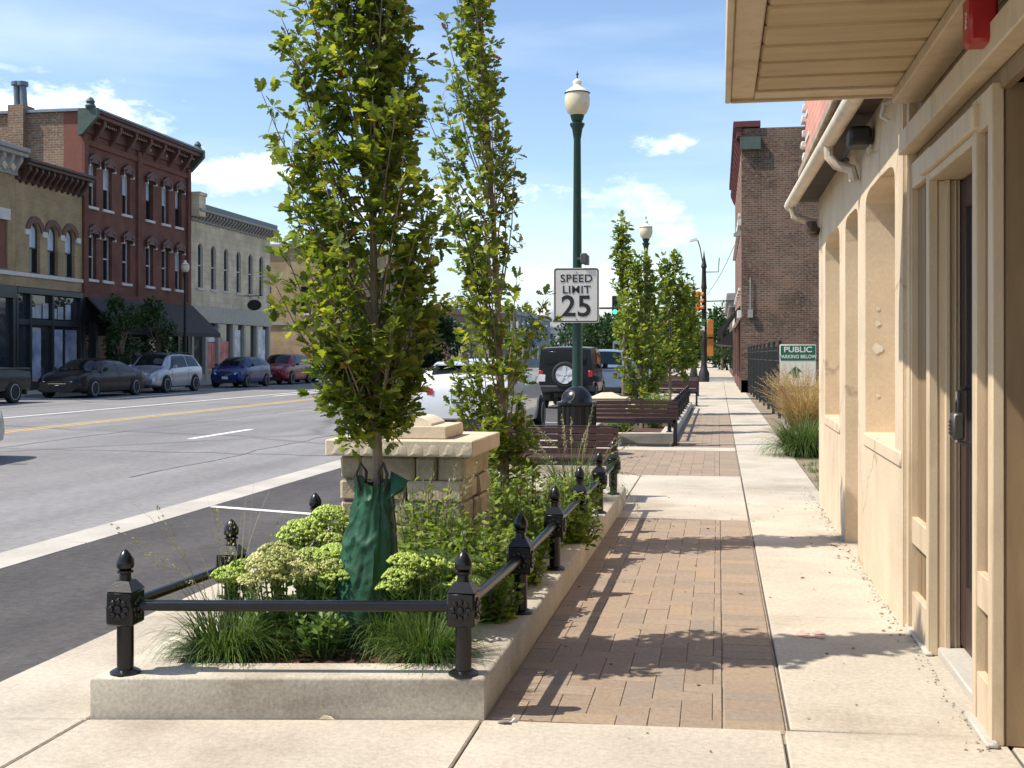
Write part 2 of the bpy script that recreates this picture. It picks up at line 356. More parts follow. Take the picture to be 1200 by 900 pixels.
def blades(n, rng, rbase, lmin, lmax, lean, wid, seg=5, curl=0.8, spread=1.0):
    a = rng.uniform(0, 2 * math.pi, n); rr = rbase * np.sqrt(rng.uniform(0, 1, n))
    P = np.stack([rr * np.cos(a), rr * np.sin(a), np.zeros(n)], 1)
    a2 = a + rng.normal(0, 0.5 * spread, n); Ln = rng.uniform(lmin, lmax, n); le = np.abs(rng.normal(lean, lean * 0.5, n)) + 0.03
    H = np.stack([np.cos(a2), np.sin(a2), np.zeros(n)], 1); W = np.stack([-np.sin(a2 + rng.normal(0, .6, n)), np.cos(a2), np.zeros(n)], 1)
    V = np.zeros((n, seg + 1, 2, 3)); c = P.copy(); th = le.copy()
    for i in range(seg + 1):
        t = i / seg; w = wid * (1 - t ** 1.6) + 0.0004
        V[:, i, 0] = c - W * w; V[:, i, 1] = c + W * w
        c = c + (H * np.sin(th)[:, None] + np.array([0, 0, 1]) * np.cos(th)[:, None]) * (Ln / seg)[:, None]
        th = th + curl * le * (1.0 + t) + rng.normal(0, .02, n)
    q = np.array([[2 * i, 2 * i + 1, 2 * i + 3, 2 * i + 2] for i in range(seg)])
    Fq = ((np.arange(n) * (seg + 1) * 2)[:, None, None] + q[None]).reshape(-1, 4)
    return V.reshape(-1, 3), Fq
def joinVF(*parts):
    V = []; Fq = []; o = 0
    for v, f in parts: V.append(v); Fq.append(np.asarray(f) + o); o += len(v)
    return np.concatenate(V), np.concatenate(Fq)
# ------------------------------------------------------------------ ground
def RAMP(name, cols, rough=0.85, nscale=25, var=0.15, bump=0.4, stain=0.0):
    m = bpy.data.materials.new(name); m.use_nodes = True; MC[name] = m
    nt = m.node_tree; n = nt.nodes; l = nt.links.new; b = n['Principled BSDF']; b.inputs['Roughness'].default_value = rough; b.inputs['Specular IOR Level'].default_value = 0.25
    g = n.new('ShaderNodeNewGeometry'); cr = n.new('ShaderNodeValToRGB'); e = cr.color_ramp.elements
    e[0].color = (*cols[0], 1); e[1].color = (*cols[-1], 1)
    for i, c in enumerate(cols[1:-1]): x = e.new((i + 1) / (len(cols) - 1)); x.color = (*c, 1)
    l(g.outputs['Random Per Island'], cr.inputs[0])
    tc = n.new('ShaderNodeTexCoord'); nz = n.new('ShaderNodeTexNoise'); nz.inputs['Scale'].default_value = nscale; nz.inputs['Detail'].default_value = 8; nz.inputs['Roughness'].default_value = 0.7; l(tc.outputs['Object'], nz.inputs['Vector'])
    r = n.new('ShaderNodeMapRange'); r.inputs['From Min'].default_value = 0.3; r.inputs['From Max'].default_value = 0.7; r.inputs['To Min'].default_value = 1 - var; r.inputs['To Max'].default_value = 1 + var; l(nz.outputs[0], r.inputs['Value'])
    hs = n.new('ShaderNodeHueSaturation'); l(cr.outputs[0], hs.inputs['Color']); l(r.outputs[0], hs.inputs['Value']); l(hs.outputs[0], b.inputs['Base Color'])
    bp = n.new('ShaderNodeBump'); bp.inputs['Strength'].default_value = bump; bp.inputs['Distance'].default_value = 0.01; l(nz.outputs[0], bp.inputs['Height']); l(bp.outputs[0], b.inputs['Normal'])
    return m
paverm = RAMP('paver', [(0.255, 0.192, 0.138), (0.315, 0.24, 0.178), (0.28, 0.208, 0.15), (0.25, 0.205, 0.162), (0.325, 0.238, 0.16), (0.29, 0.225, 0.175)], nscale=35, var=0.2, bump=0.5)
mulchm = RAMP('mulch_chip', [(0.07, 0.028, 0.018), (0.13, 0.055, 0.032), (0.19, 0.09, 0.05), (0.10, 0.04, 0.025)], nscale=60)
soilm = M('mulch_soil', (0.075, 0.035, 0.022), 0.95, 0.3, 12, 1.0, 40)
dirtm = M('dry_dirt', (0.22, 0.17, 0.11), 0.95, 0.3, 3, 0.8, 30, fine=0.25)
grassm = M('far_ground', (0.10, 0.11, 0.05), 0.95, 0.2, 0.2)

struct('ground', MB().poly((-1500, -300, -0.32), (1500, -300, -0.32), (1500, 2500, -0.32), (-1500, 2500, -0.32)), grassm)
RZ = -0.08
struct('road', MB().box(-25.2, -30, -0.3, -5.56, 420, RZ).box(-140, 70, -0.3, -25.2, 82, RZ - 0.004).box(-5.56, 70, -0.3, 90, 82, RZ - 0.004), asphalt)
struct('parking_lane', MB().box(-5.14, -30, -0.3, -3.2, 70, RZ - 0.002), asphalt2)
gs = MB(); y = -12.0
while y < 69: gs.box(-5.556, y, -0.3, -5.144, min(y + 3.0, 69.6) - 0.012, RZ + 0.004, 0.004); y += 3.0
struct('gutter_strip', gs, gutterc)
mk = MB(); mk.k = 0
for y0 in (-10.4, 1.6, 20.6 - 9.2, 20.6, 32.3, 44, 56, 86, 98, 110, 122):
    if y0 in (-10.4, 1.6): continue
    mk.box(-9.78, y0, RZ, -9.63, y0 + 2.9, RZ + 0.004)
mk.box(-17.62, -30, RZ, -17.48, 68, RZ + 0.004); mk.box(-16.9, 43, RZ, -16.75, 68, RZ + 0.004)
mk.poly((-5.13, 11.33, RZ + 0.003), (-3.25, 10.75, RZ + 0.003), (-3.25, 10.87, RZ + 0.003), (-5.13, 11.45, RZ + 0.003))
mk.poly((-5.13, 18.2, RZ + 0.003), (-3.25, 18.0, RZ + 0.003), (-3.25, 18.12, RZ + 0.003), (-5.13, 18.32, RZ + 0.003))
mk.poly((-5.13, 27.2, RZ + 0.003), (-3.25, 27.0, RZ + 0.003), (-3.25, 27.12, RZ + 0.003), (-5.13, 27.32, RZ + 0.003))
for yy in (33.5, 38.7, 44.9, 51.0, 57.6): mk.box(-25.1, yy, RZ, -22.4, yy + 0.12, RZ + 0.004)
mk.box(-24.8, 69.0, RZ, -5.7, 69.35, RZ + 0.004); mk.box(-24.8, 66.0, RZ, -14.7, 66.5, RZ + 0.004)
mk.k = 1
mk.box(-14.47, -30, RZ, -14.37, 66, RZ + 0.004); mk.box(-14.21, -30, RZ, -14.11, 66, RZ + 0.004)
tar = MB(); rt = random.Random(12)
def tarline(x, y, dx, dy, n, wv, w_=.022):
    p = [Vector((x + dx * k / n + rt.gauss(0, wv), y + dy * k / n + rt.gauss(0, wv), RZ + .003)) for k in range(n + 1)]
    for a, b in zip(p, p[1:]):
        d = (b - a); s_ = Vector((-d.y, d.x, 0)).normalized() * w_ * rt.uniform(.5, 1.2); e = d.normalized() * .01; tar.poly(a - s_ - e, a + s_ - e, b + s_ + e, b - s_ + e)
for a in ((-12.1, 8, .3, 34, 46, .05), (-7.4, 14, -.1, 26, 36, .04), (-5.9, 17.5, -8.5, .6, 20, .06), (-5.9, 33, -8.4, -.5, 18, .06), (-16, 26, .4, 30, 30, .05), (-5.9, 25, -4, 1.5, 12, .08)): tarline(*a)
struct('road_tar_seals', tar, M('tar_seal', (0.10, 0.098, 0.096), .75, .15, 6), smooth=False)
struct('road_patch', MB().poly((-13.4, 22.5, RZ + .0015), (-11.2, 22.4, RZ + .0015), (-11.1, 26.4, RZ + .0015), (-13.3, 26.6, RZ + .0015)).poly((-8.7, 30, RZ + .0015), (-7.5, 30, RZ + .0015), (-7.4, 37, RZ + .0015), (-8.6, 37, RZ + .0015)), M('patched_asphalt', (0.165, 0.16, 0.157), .85, .1, 1, .25, 70, fine=.18), smooth=False)
struct('road_markings', mk, [whitep, yellowp], smooth=False)

def inset(poly, d):
    n = len(poly); o = []
    for i in range(n):
        p, a, b = Vector(poly[i]), Vector(poly[i - 1]), Vector(poly[(i + 1) % n])
        e1 = (p - a).normalized(); e2 = (b - p).normalized()
        n1 = Vector((-e1.y, e1.x)); n2 = Vector((-e2.y, e2.x)); k = 1 + n1.dot(n2)
        o.append(p + (n1 + n2) * (d / max(k, 0.3)))
    return o
def slab(mb, poly, z0, z1, gap=0.005, bev=0.006):
    a = inset(poly, gap); c = inset(poly, gap + bev); n = len(a)
    vs = [(p.x, p.y, z0) for p in a] + [(p.x, p.y, z1 - bev) for p in a] + [(p.x, p.y, z1) for p in c]
    fs = [tuple(range(2 * n, 3 * n))]
    for i in range(n):
        k = (i + 1) % n
        fs += [(i, k, n + k, n + i), (n + i, n + k, 2 * n + k, 2 * n + i)]
    mb.add(vs, fs)
struct('sidewalk_base', MB().box(-3.2, -6, -0.3, 1.1, 69.4, -0.014), jointm)
sw = MB()
fy = lambda x: 4.34 + (x + 2.87) * (0.33 / 1.92) if x < -0.94 else 4.67 + (x + 0.94) * 0.06
xs = (-3.2, -2.52, -0.94, 0.25, 1.08)
for a, b in zip(xs, xs[1:]):
    for j in range(5):
        y1a, y1b = fy(a) - 1.85 * j, fy(b) - 1.85 * j
        slab(sw, [(a, y1a - 1.85), (b, y1b - 1.85), (b, y1b), (a, y1a)], -0.014, 0)
for j in range(4): slab(sw, [(-3.2, fy(-3.2) + 1.84 * j), (-2.52, fy(-2.52) + 1.84 * j), (-2.52, fy(-2.52) + 1.84 * (j + 1)), (-3.2, fy(-3.2) + 1.84 * (j + 1))], -0.014, 0)
y = fy(0.6)
while y < 69: slab(sw, [(0.275, y), (1.08, y + .02), (1.08, y + 2.07), (0.275, y + 2.05)], -0.014, 0); y += 2.05
for a, b, y0, y1 in ((-0.94, 0.27, 10.74, 12.7), (-0.94, 0.27, 12.7, 14.6), (-3.2, -0.94, 11.75, 14.6), (-3.2, -1.5, 18.5, 19.2), (-1.5, 0.27, 18.5, 19.15),
                     (-3.2, -1.6, 19.2, 22.2), (-0.7, 0.27, 30, 32), (-0.7, 0.27, 32, 34), (-0.7, 0.27, 34, 36), (-3.2, -0.7, 36.2, 38), (-0.7, 0.27, 36, 38)):
    slab(sw, [(a, y0), (b, y0), (b, y1), (a, y1)], -0.014, 0)
for j in range(10): slab(sw, [(-3.2, 38 + 3.1 * j), (-1.4, 38 + 3.1 * j), (-1.4, 41.1 + 3.1 * j), (-3.2, 41.1 + 3.1 * j)], -0.014, 0); slab(sw, [(-1.4, 38 + 3.1 * j), (0.27, 38 + 3.1 * j), (0.27, 41.1 + 3.1 * j), (-1.4, 41.1 + 3.1 * j)], -0.014, 0)
slab(sw, [(1.085, -2), (2.4, -2), (2.4, 4.72), (1.085, 4.72)], -0.014, -.003)
struct('sidewalk', sw, concrete)
pk = MB(); rk = random.Random(4)
for k in range(7):
    c = (950 + rk.uniform(-13, 13), 744 + rk.uniform(-3.5, 3.5)); sx_, sy_ = rk.uniform(3, 7), rk.uniform(1.2, 2.6)
    pk.poly(*[tuple(G(c[0] + sx_ * math.cos(a) * (1 + .3 * math.sin(3 * a + k)) + 2 * math.sin(a), c[1] + sy_ * math.sin(a), .003 + .0002 * k)) for a in [i * 0.5236 for i in range(12)]])
struct('pink_paint_mark', pk, M('pink_spray', (0.58, 0.33, 0.275), 0.8, 0.2, 20, col2=(0.50, 0.38, 0.31)), smooth=False)
pv = MB()
def pave(x0, x1, y0, y1, W, border=None):
    def piece(a, b, c, d):
        a, b, c, d = max(a, x0), min(b, x1), max(c, y0), min(d, y1)
        if b - a < 0.015 or d - c < 0.015: return
        dz = R.uniform(-0.0015, 0.0015); slab(pv, [(a, c), (b, c), (b, d), (a, d)], -0.014, dz, 0.001, 0.0028)
    i0 = int((x0) / W) - 40; 
    for r in range(int((y1 - y0) / W) + 4):
        for k in range(-int((x1 - x0) / W) - 30, int((x1 - x0) / W) + 30):
            # 90 degree herringbone: cells on a staircase of period four
            ph = (k - r) % 4
            X, Y = x0 + k * W, y0 + (r - 2) * W
            if ph == 0: piece(X, X + 2 * W, Y, Y + W)
            elif ph == 2: piece(X, X + W, Y - W, Y + W)
    return
def herring(x0, x1, y0, y1, W): pave(x0, x1, y0, y1, W)
herring(-0.92, 0.015, 4.70, 10.72, 0.128)
herring(-3.2, 0.015, 14.62, 18.48, 0.15)
herring(-0.72, 0.015, 19.2, 29.98, 0.15)
for (a, b) in ((4.70, 10.72), (14.62, 18.48), (19.2, 29.98)):
    y = a
    while y < b - 0.02: slab(pv, [(0.019, y), (0.262, y), (0.262, min(y + 0.14, b)), (0.019, min(y + 0.14, b))], -0.014, R.uniform(-.001, .001), 0.0022, 0.004); y += 0.14
struct('paver_walkway', pv, paverm)
struct('paver_sand', MB().box(-3.2, 14.6, -0.0135, 0.27, 18.5, -0.009).box(-0.94, 4.6, -0.0135, 0.27, 10.74, -0.009).box(-0.8, 19.2, -0.0135, 0.27, 30, -0.009), M('joint_sand', (0.30, 0.245, 0.18), 0.95, 0.2, 20))
struct('dirt_strip', MB().box(1.085, 11.9, -0.3, 12, 47.9, -0.006), dirtm)
struct('far_sidewalk', MB().box(-28.3, -30, -0.3, -25.2, 69, 0.05, 0.02).box(-60, 83, -0.3, -25.2, 420, 0.05), concrete2)
struct('near_sidewalk_beyond', MB().box(-5.0, 83, -0.3, 3, 420, 0.0), concrete)

# ------------------------------------------------------------------ building helpers
class Fac:
    """one upright wall: axis 'x' runs along y at x = pos, axis 'y' runs along x at y = pos; n = outward sign"""
    sq = 1.0
    def __init__(s, root, axis, pos, n): s.root, s.axis, s.pos, s.n = root, axis, pos, n
    def P(s, u, z, o=0.0): return (s.pos + s.n * o, u, z) if s.axis == 'x' else (u, s.pos + s.n * o, z)
    def box(s, mb, u0, z0, u1, z1, o0, o1, b=0.0):
        a, c = s.P(u0, z0, o0), s.P(u1, z1, o1); mb.box(*a, *c, b)
    def wall(s, mb, u0, u1, z0, z1, holes=(), depth=0.2):
        us = sorted({u0, u1, *[h[0] for h in holes], *[h[2] for h in holes]}); zs = sorted({z0, z1, *[h[1] for h in holes], *[h[3] for h in holes]})
        for i in range(len(us) - 1):
            for j in range(len(zs) - 1):
                cu, cz = (us[i] + us[i + 1]) / 2, (zs[j] + zs[j + 1]) / 2
                if any(h[0] < cu < h[2] and h[1] < cz < h[3] for h in holes): continue
                mb.poly(s.P(us[i], zs[j]), s.P(us[i + 1], zs[j]), s.P(us[i + 1], zs[j + 1]), s.P(us[i], zs[j + 1]))
        for h in holes:
            a, b, c, d = h[:4]; arch = h[4] if len(h) > 4 else 0
            m = (a + c) / 2; hw = (c - a) / 2; top = d - arch
            edge = [(a, b)] if not arch else []
            K = 10; arc = s.arcpts(h, 0, K) if arch else [(a, d), (c, d)]
            ring = [(a, b)] + arc + [(c, b)]
            for p, q in zip(ring, ring[1:] + ring[:1]): mb.poly(s.P(*p), s.P(*q), s.P(*q, -depth), s.P(*p, -depth))
            if arch:
                left = [p for p in arc if p[0] <= m + 1e-6]; right = [p for p in arc if p[0] >= m - 1e-6]
                mb.poly(*[s.P(*p) for p in left], s.P(m, d), s.P(a, d)) if abs(left[-1][1] - d) > 1e-4 else mb.poly(*[s.P(*p) for p in left], s.P(a, d))
                mb.poly(*[s.P(*p) for p in right], s.P(c, d))
    def arcpts(s, h, grow=0.0, K=12):
        a, b, c, d = h[:4]; arch = h[4]; m = (a + c) / 2; hw = (c - a) / 2 + grow
        e = s.sq; cc = [math.cos(math.pi * k / K) for k in range(K + 1)]; ss = [max(0.0, math.sin(math.pi * k / K)) for k in range(K + 1)]
        return [(m - hw * math.copysign(abs(x) ** e if abs(x) > 1e-6 else 0, x), d - arch + (arch + grow) * (y ** e if y > 1e-6 else 0)) for x, y in zip(cc, ss)]
    def window(s, h, depth, fm, name='window', blind=0.0, fw=0.06, sill=None, pane=wing, bars=1):
        a, b, c, d = h[:4]; arch = h[4] if len(h) > 4 else 0
        f = MB(); o0, o1 = -depth, -depth + 0.07
        s.box(f, a, b, a + fw, d - arch, o0, o1); s.box(f, c - fw, b, c, d - arch, o0, o1); s.box(f, a + fw, b, c - fw, b + fw, o0, o1 - 0.003)
        if not arch: s.box(f, a + fw, d - fw, c - fw, d, o0, o1 - 0.003)
        else:
            A = s.arcpts(h); B_ = s.arcpts(h, -fw)
            for i in range(len(A) - 1):
                q = [A[i], A[i + 1], B_[i + 1], B_[i]]
                f.hull([s.P(*p, o0) for p in q] + [s.P(*p, o1) for p in q])
        if bars: zm = (b + d) / 2; s.box(f, a + fw, zm - 0.03, c - fw, zm + 0.03, o0 + 0.005, o1 + 0.012)
        fo = f.build(name, fm, s.root, world=True)
        g = MB()
        ring = [(a + .01, b + .01)] + ([(a + .01, d - .01), (c - .01, d - .01)] if not arch else s.arcpts(h, -.01)) + [(c - .01, b + .01)]
        g.poly(*[s.P(*p, -depth + 0.02) for p in ring])
        def sub(mb, nm, m):
            return mb.build(nm, m, fo, world=True)
        sub(g, 'pane', pane)
        if blind:  # sky reflection painted as a pale sheet over the top of the pane
            q = MB(); zb = d - (d - b) * blind
            ring = [(a + fw, zb), (a + fw, d - fw), (c - fw, d - fw), (c - fw, zb)] if not arch else [(a + fw, zb)] + s.arcpts(h, -fw) + [(c - fw, zb)]
            q.poly(*[s.P(*p, -depth + 0.026) for p in ring]); sub(q, 'blind', blindm)
        if sill is not None:
            q = MB(); s.box(q, a - 0.1, b - 0.13, c + 0.1, b - 0.003, -0.05, 0.09, 0.01); sub(q, 'sill', sill)
        return fo, sub

tanbrick = BRICK('tan_brick', (0.36, 0.26, 0.14), (0.30, 0.21, 0.11), (0.30, 0.24, 0.16), bump=0.3)
redbrick = BRICK('red_painted_brick', (0.17, 0.072, 0.052), (0.14, 0.058, 0.043), (0.135, 0.064, 0.05), bump=0.3)
mixbrick = BRICK('weathered_brown_brick', (0.24, 0.14, 0.085), (0.17, 0.10, 0.07), (0.27, 0.22, 0.17), 0.3, 0.11, 0.016, patch=(0.34, 0.26, 0.19))
darkbrick = BRICK('dark_weathered_brick', (0.135, 0.076, 0.05), (0.065, 0.04, 0.03), (0.165, 0.135, 0.11), 0.24, 0.085, 0.012, 0.6, patch=(0.19, 0.14, 0.105), var=0.4)
limewall = BRICK('limestone_ashlar', (0.60, 0.51, 0.36), (0.54, 0.455, 0.32), (0.44, 0.37, 0.26), 0.9, 0.32, 0.012, 0.3)
cornbrown = M('brown_cornice', (0.065, 0.035, 0.026), 0.6, 0.2, 4)
corngrey = M('grey_cornice', (0.27, 0.26, 0.245), 0.6, 0.15, 4)
cornred = M('red_cornice', (0.105, 0.042, 0.034), 0.6, 0.15, 4)
greencop = M('green_copper', (0.055, 0.085, 0.065), 0.6, 0.2, 5)
flash = M('metal_flashing', (0.22, 0.25, 0.28), 0.4, 0.1, metal=0.5)
whitest = M('white_stone_trim', (0.55, 0.53, 0.49), 0.7, 0.1)
dframe = M('dark_window_frame', (0.03, 0.03, 0.032), 0.5, 0.1)
wframe = M('white_window_frame', (0.5, 0.5, 0.5), 0.5, 0.1)
shopdark = M('dark_shopfront', (0.016, 0.02, 0.022), 0.4, 0.2)
roofm = M('roof_tar', (0.08, 0.08, 0.08), 0.9, 0.1)
shopglass = M('shop_glass', (0.03, 0.037, 0.045), 0.04, 0.3, 0.8, spec=0.8, fine=0)

def shell(root, x0, x1, y0, y1, z, m, face, roofz=None):
    """side walls, back and roof of a block; 'face' names the sides left open for a detailed wall"""
    mb = MB()
    if 'x+' not in face: mb.poly((x1, y0, -.3), (x1, y1, -.3), (x1, y1, z), (x1, y0, z))
    if 'x-' not in face: mb.poly((x0, y0, -.3), (x0, y1, -.3), (x0, y1, z), (x0, y0, z))
    if 'y-' not in face: mb.poly((x0, y0, -.3), (x1, y0, -.3), (x1, y0, z), (x0, y0, z))
    if 'y+' not in face: mb.poly((x0, y1, -.3), (x1, y1, -.3), (x1, y1, z), (x0, y1, z))
    mb.build('side_wall', m, root, world=True, smooth=False)
    rz_ = (roofz or z) - 0.02
    MB().box(x0 + .05, y0 + .05, rz_ - .1, x1 - .05, y1 - .05, rz_).build('roof', roofm, root, world=True)
def brackets(fac, mb, u0, u1, n, z0, z1, o, w):
    for i in range(n):
        u = u0 + (u1 - u0) * (i + .5) / n
        pr = [(0.0, z0), (o * .45, z0 + (z1 - z0) * .25), (o, z1 - (z1 - z0) * .25), (o, z1), (0, z1)]
        a = [fac.P(u - w / 2, z, q) for q, z in pr]; c = [fac.P(u + w / 2, z, q) for q, z in pr]
        mb.hull(a + c)

# ---- tan brick building with three arched windows
XF = -28.0
t = thing('brick_building', 'two-storey tan brick building with three arched windows under a dark brown bracketed cornice', 'building', (XF, 46, 0))
fc = Fac(t, 'x', XF, 1)
arch3 = [(44.4, 4.9, 45.2, 7.0, .4), (45.75, 4.9, 46.55, 7.0, .4), (47.1, 4.9, 47.9, 7.0, .4)]
wl = MB(); fc.wall(wl, 43.45, 48.48, 4.3, 8.62, arch3, .25); wl.build('wall', tanbrick, t, world=True, smooth=False)
shell(t, -40, XF, 43.45, 48.48, 8.9, tanbrick, ('x+',))
for h in arch3:
    fo, sub = fc.window(h, .22, dframe, blind=.5)
    hd = MB(); A, B_ = fc.arcpts(h, .02), fc.arcpts(h, .27)
    for i in range(len(A) - 1):
        q = [A[i], A[i + 1], B_[i + 1], B_[i]]; hd.hull([fc.P(*p, .003) for p in q] + [fc.P(*p, .06) for p in q])
    sub(hd, 'hood', M('brown_brick_arch', (0.14, 0.07, 0.05), .8))
tr = MB()
for u in (44.2, 45.47, 46.82, 48.1): fc.box(tr, u - .17, 6.45, u + .17, 6.68, .003, .08)
fc.box(tr, 43.45, 4.72, 48.48, 4.88, .003, .08, .01); tr.build('stone_trim', whitest, t, world=True)
co = MB(); fc.box(co, 43.4, 8.62, 48.5, 8.78, 0, .12); brackets(fc, co, 43.5, 48.4, 11, 8.5, 9.2, .5, .13); fc.box(co, 43.4, 9.18, 48.5, 9.32, 0, .6, .02); fc.box(co, 43.4, 9.32, 48.5, 9.45, 0, .7, .02); fc.box(co, 43.4, 8.78, 48.5, 9.18, 0, .08)
for i in range(24): fc.box(co, 43.5 + i * .21, 9.05, 43.6 + i * .21, 9.17, .08, .4)
co.build('cornice', cornbrown, t, world=True)
db = MB()
for i in range(11): u = 43.5 + 4.9 * (i + .5) / 11 + .22; db.ball(fc.P(u, 8.86, .1), .06, n=8)
db.build('cornice_boss', whitest, t, world=True)
sf = MB()
fc.box(sf, 43.45, 4.02, 48.48, 4.28, -.2, .1, .02)
for u in (43.5, 44.45, 46.1, 48.35): fc.box(sf, u - .07, .05, u + .07, 4.02, -.2, .06)
fc.box(sf, 43.5, 2.75, 48.4, 2.98, -.2, .04); fc.box(sf, 44.5, .05, 48.4, .4, -.2, .05)
sf.build('shopfront', shopdark, t, world=True)
gl = MB(); gl.poly(*[fc.P(u, z, -.12) for u, z in ((43.5, .05), (48.4, .05), (48.4, 4.02), (43.5, 4.02))]); so_ = gl.build('shop_window', shopglass, t, world=True)
po = MB()
for u0, u1, z0, z1 in ((44.6, 45.4, .5, 2.65), (46.3, 47.05, .5, 2.6), (47.3, 48.2, .5, 2.6)): po.box(*fc.P(u0, z0, -.11), *fc.P(u1, z1, -.09))
po.build('window_poster', M('blue_white_poster', (0.2, 0.28, 0.5), .3, .4, 1.6, col2=(0.5, 0.52, 0.6), fine=0), so_, world=True)
cl = MB()
for i, u in enumerate((44.6, 45.0, 45.55, 46.2, 46.7, 47.3)):
    cl.box(*fc.P(u, 3.05, -.11), *fc.P(u + .42, 3.5 + .1 * (i % 3), -.095))
cl.build('transom_panel', M('pale_transom', (0.32, 0.36, 0.40), .3, .6, 1.2, fine=0), so_, world=True)

# ---- building at the picture's edge with the grey cornice
t = thing('brick_building', 'tan brick building with pale grey bracketed cornice beside the arched-window building', 'building', (XF, 40, 0))
fc = Fac(t, 'x', XF, 1); bl = [(42.35, 4.95, 42.9, 6.9), (40.6, 4.95, 41.2, 6.9)]
wl = MB(); fc.wall(wl, 36, 43.44, 4.3, 9.0, bl, .1); wl.build('wall', tanbrick, t, world=True, smooth=False)
shell(t, -40, XF, 36, 43.44, 9.2, tanbrick, ('x+',))
for h in bl:
    q = MB(); fc.box(q, h[0], h[1], h[2], h[3], -.1, -.06); q.build('bricked_up_window', M('red_infill', (0.17, 0.06, 0.04), .8), t, world=True)
    q = MB(); fc.box(q, h[0] - .12, h[3], h[2] + .12, h[3] + .45, .003, .06); q.build('lintel', whitest, t, world=True)
co = MB(); fc.box(co, 36, 8.75, 43.42, 8.95, 0, .12); brackets(fc, co, 36, 43.4, 13, 8.7, 9.5, .5, .2); fc.box(co, 36, 9.45, 43.42, 9.62, 0, .6, .02); fc.box(co, 36, 9.62, 43.42, 9.8, 0, .72, .03); co.build('cornice', corngrey, t, world=True)
tr = MB(); fc.box(tr, 36, 4.72, 43.44, 4.88, .003, .08); tr.build('stone_trim', whitest, t, world=True)
sf = MB(); fc.box(sf, 36, 3.8, 43.4, 4.28, -.1, .1)
for u in (36.1, 37.6, 39.2, 40.8, 42.2, 43.3): fc.box(sf, u - .1, .05, u + .1, 3.8, -.2, .05)
sf.build('shopfront', shopdark, t, world=True)
gl = MB(); gl.poly(*[fc.P(u, z, -.12) for u, z in ((36, .05), (43.4, .05), (43.4, 3.8), (36, 3.8))]); gl.build('shop_window', shopglass, t, world=True)

# ---- red three-storey building
t = thing('brick_building', 'three-storey dark red brick building with green-ended bracketed cornice and brown awning', 'building', (XF, 54, 0))
fc = Fac(t, 'x', XF, 1)
cols = [(49.0, 49.72), (50.32, 51.1), (52.1, 52.85), (54.45, 55.2), (56.15, 56.9), (57.65, 58.4)]
hs_ = [(a, 8.25, b, 10.2) for a, b in cols] + [(a, 4.95, b, 7.0) for a, b in cols]
wl = MB(); fc.wall(wl, 48.5, 59.3, 4.1, 11.5, hs_, .28); wl.build('wall', redbrick, t, world=True, smooth=False)
pl = MB()
for u0, u1 in ((48.5, 48.85), (53.45, 53.85), (58.95, 59.3)): fc.box(pl, u0, 4.1, u1, 11.45, .003, .12)
fc.box(pl, 48.52, 10.95, 59.28, 11.2, .003, .09); fc.box(pl, 48.52, 4.1, 59.28, 4.35, .003, .1); pl.build('pilaster', redbrick, t, world=True, smooth=False)
for k, h in enumerate(hs_):
    fo, sub = fc.window(h, .24, wframe if k not in (5, 3) else dframe, blind=.48 if k in (0, 1, 2, 3, 4, 5, 11) else 0, sill=whitest, fw=.05)
    a, b, c, d = h; m = (a + c) / 2; hd = MB()
    ptl = [(a - .14, d - .12), (a - .14, d + .1), (a - .02, d + .26), (m, d + .42), (c + .02, d + .26), (c + .14, d + .1), (c + .14, d - .12), (c, d - .02), (c, d + .04), (a, d + .04), (a, d - .02)]
    for q in ([(a - .15, d - .14), (a, d - .14), (a, d + .06), (a - .15, d + .1)], [(c, d - .14), (c + .15, d - .14), (c + .15, d + .1), (c, d + .06)], [(a - .15, d + .06), (m, d + .28), (m, d + .46), (a - .15, d + .2)], [(m, d + .28), (c + .15, d + .06), (c + .15, d + .2), (m, d + .46)], [(a - .05, d + .01), (c + .05, d + .01), (m, d + .3)]):
        hd.hull([fc.P(*p, .003) for p in q] + [fc.P(*p, .16) for p in q])
    sub(hd, 'hood', cornred)
    kb = MB(); kb.box(*fc.P(a - .13, d - .2, .0), *fc.P(a - .03, d - .1, .17)); kb.box(*fc.P(c + .03, d - .2, .0), *fc.P(c + .13, d - .1, .17)); sub(kb, 'hood_stop', whitest)
co = MB(); fc.box(co, 48.5, 11.5, 59.3, 12.1, 0, .1); brackets(fc, co, 48.7, 59.1, 7, 11.2, 12.15, .6, .2)
for i in range(60): fc.box(co, 48.8 + i * .173, 11.95, 48.87 + i * .173, 12.12, .1, .42)
fc.box(co, 48.5, 12.12, 59.3, 12.3, 0, .68, .02); fc.box(co, 48.5, 12.3, 59.3, 12.42, 0, .8, .03); co.build('cornice', cornred, t, world=True)
db = MB()
for i in range(6): u = 49.45 + i * 1.75; db.ball(fc.P(u, 11.72, .1), .075, n=8)
for i in range(60): db.box(*fc.P(48.81 + i * .173, 11.93, .36), *fc.P(48.86 + i * .173, 12.0, .43))
db.build('cornice_boss', M('cream_trim', (0.4, 0.33, 0.24), .7), t, world=True)
cp = MB(); fc.box(cp, 48.4, 12.42, 59.4, 12.5, -.6, .84); cp.build('cornice_cap', flash, t, world=True)
for u in (48.42, 59.38):
    ge = MB(); pr = [(-.1, 11.3), (.1, 11.35), (.25, 11.75), (.82, 12.1), (.82, 12.5), (-.1, 12.5)]
    ge.hull([fc.P(u - .12, z, o) for o, z in pr] + [fc.P(u + .12, z, o) for o, z in pr]); ge.lathe([(.2, 12.48), (.24, 12.6), (.16, 12.7), (.2, 12.8), (.1, 12.95), (0, 13.0)], (XF + .45, u, 0), 10); ge.build('cornice_end', greencop, t, world=True)
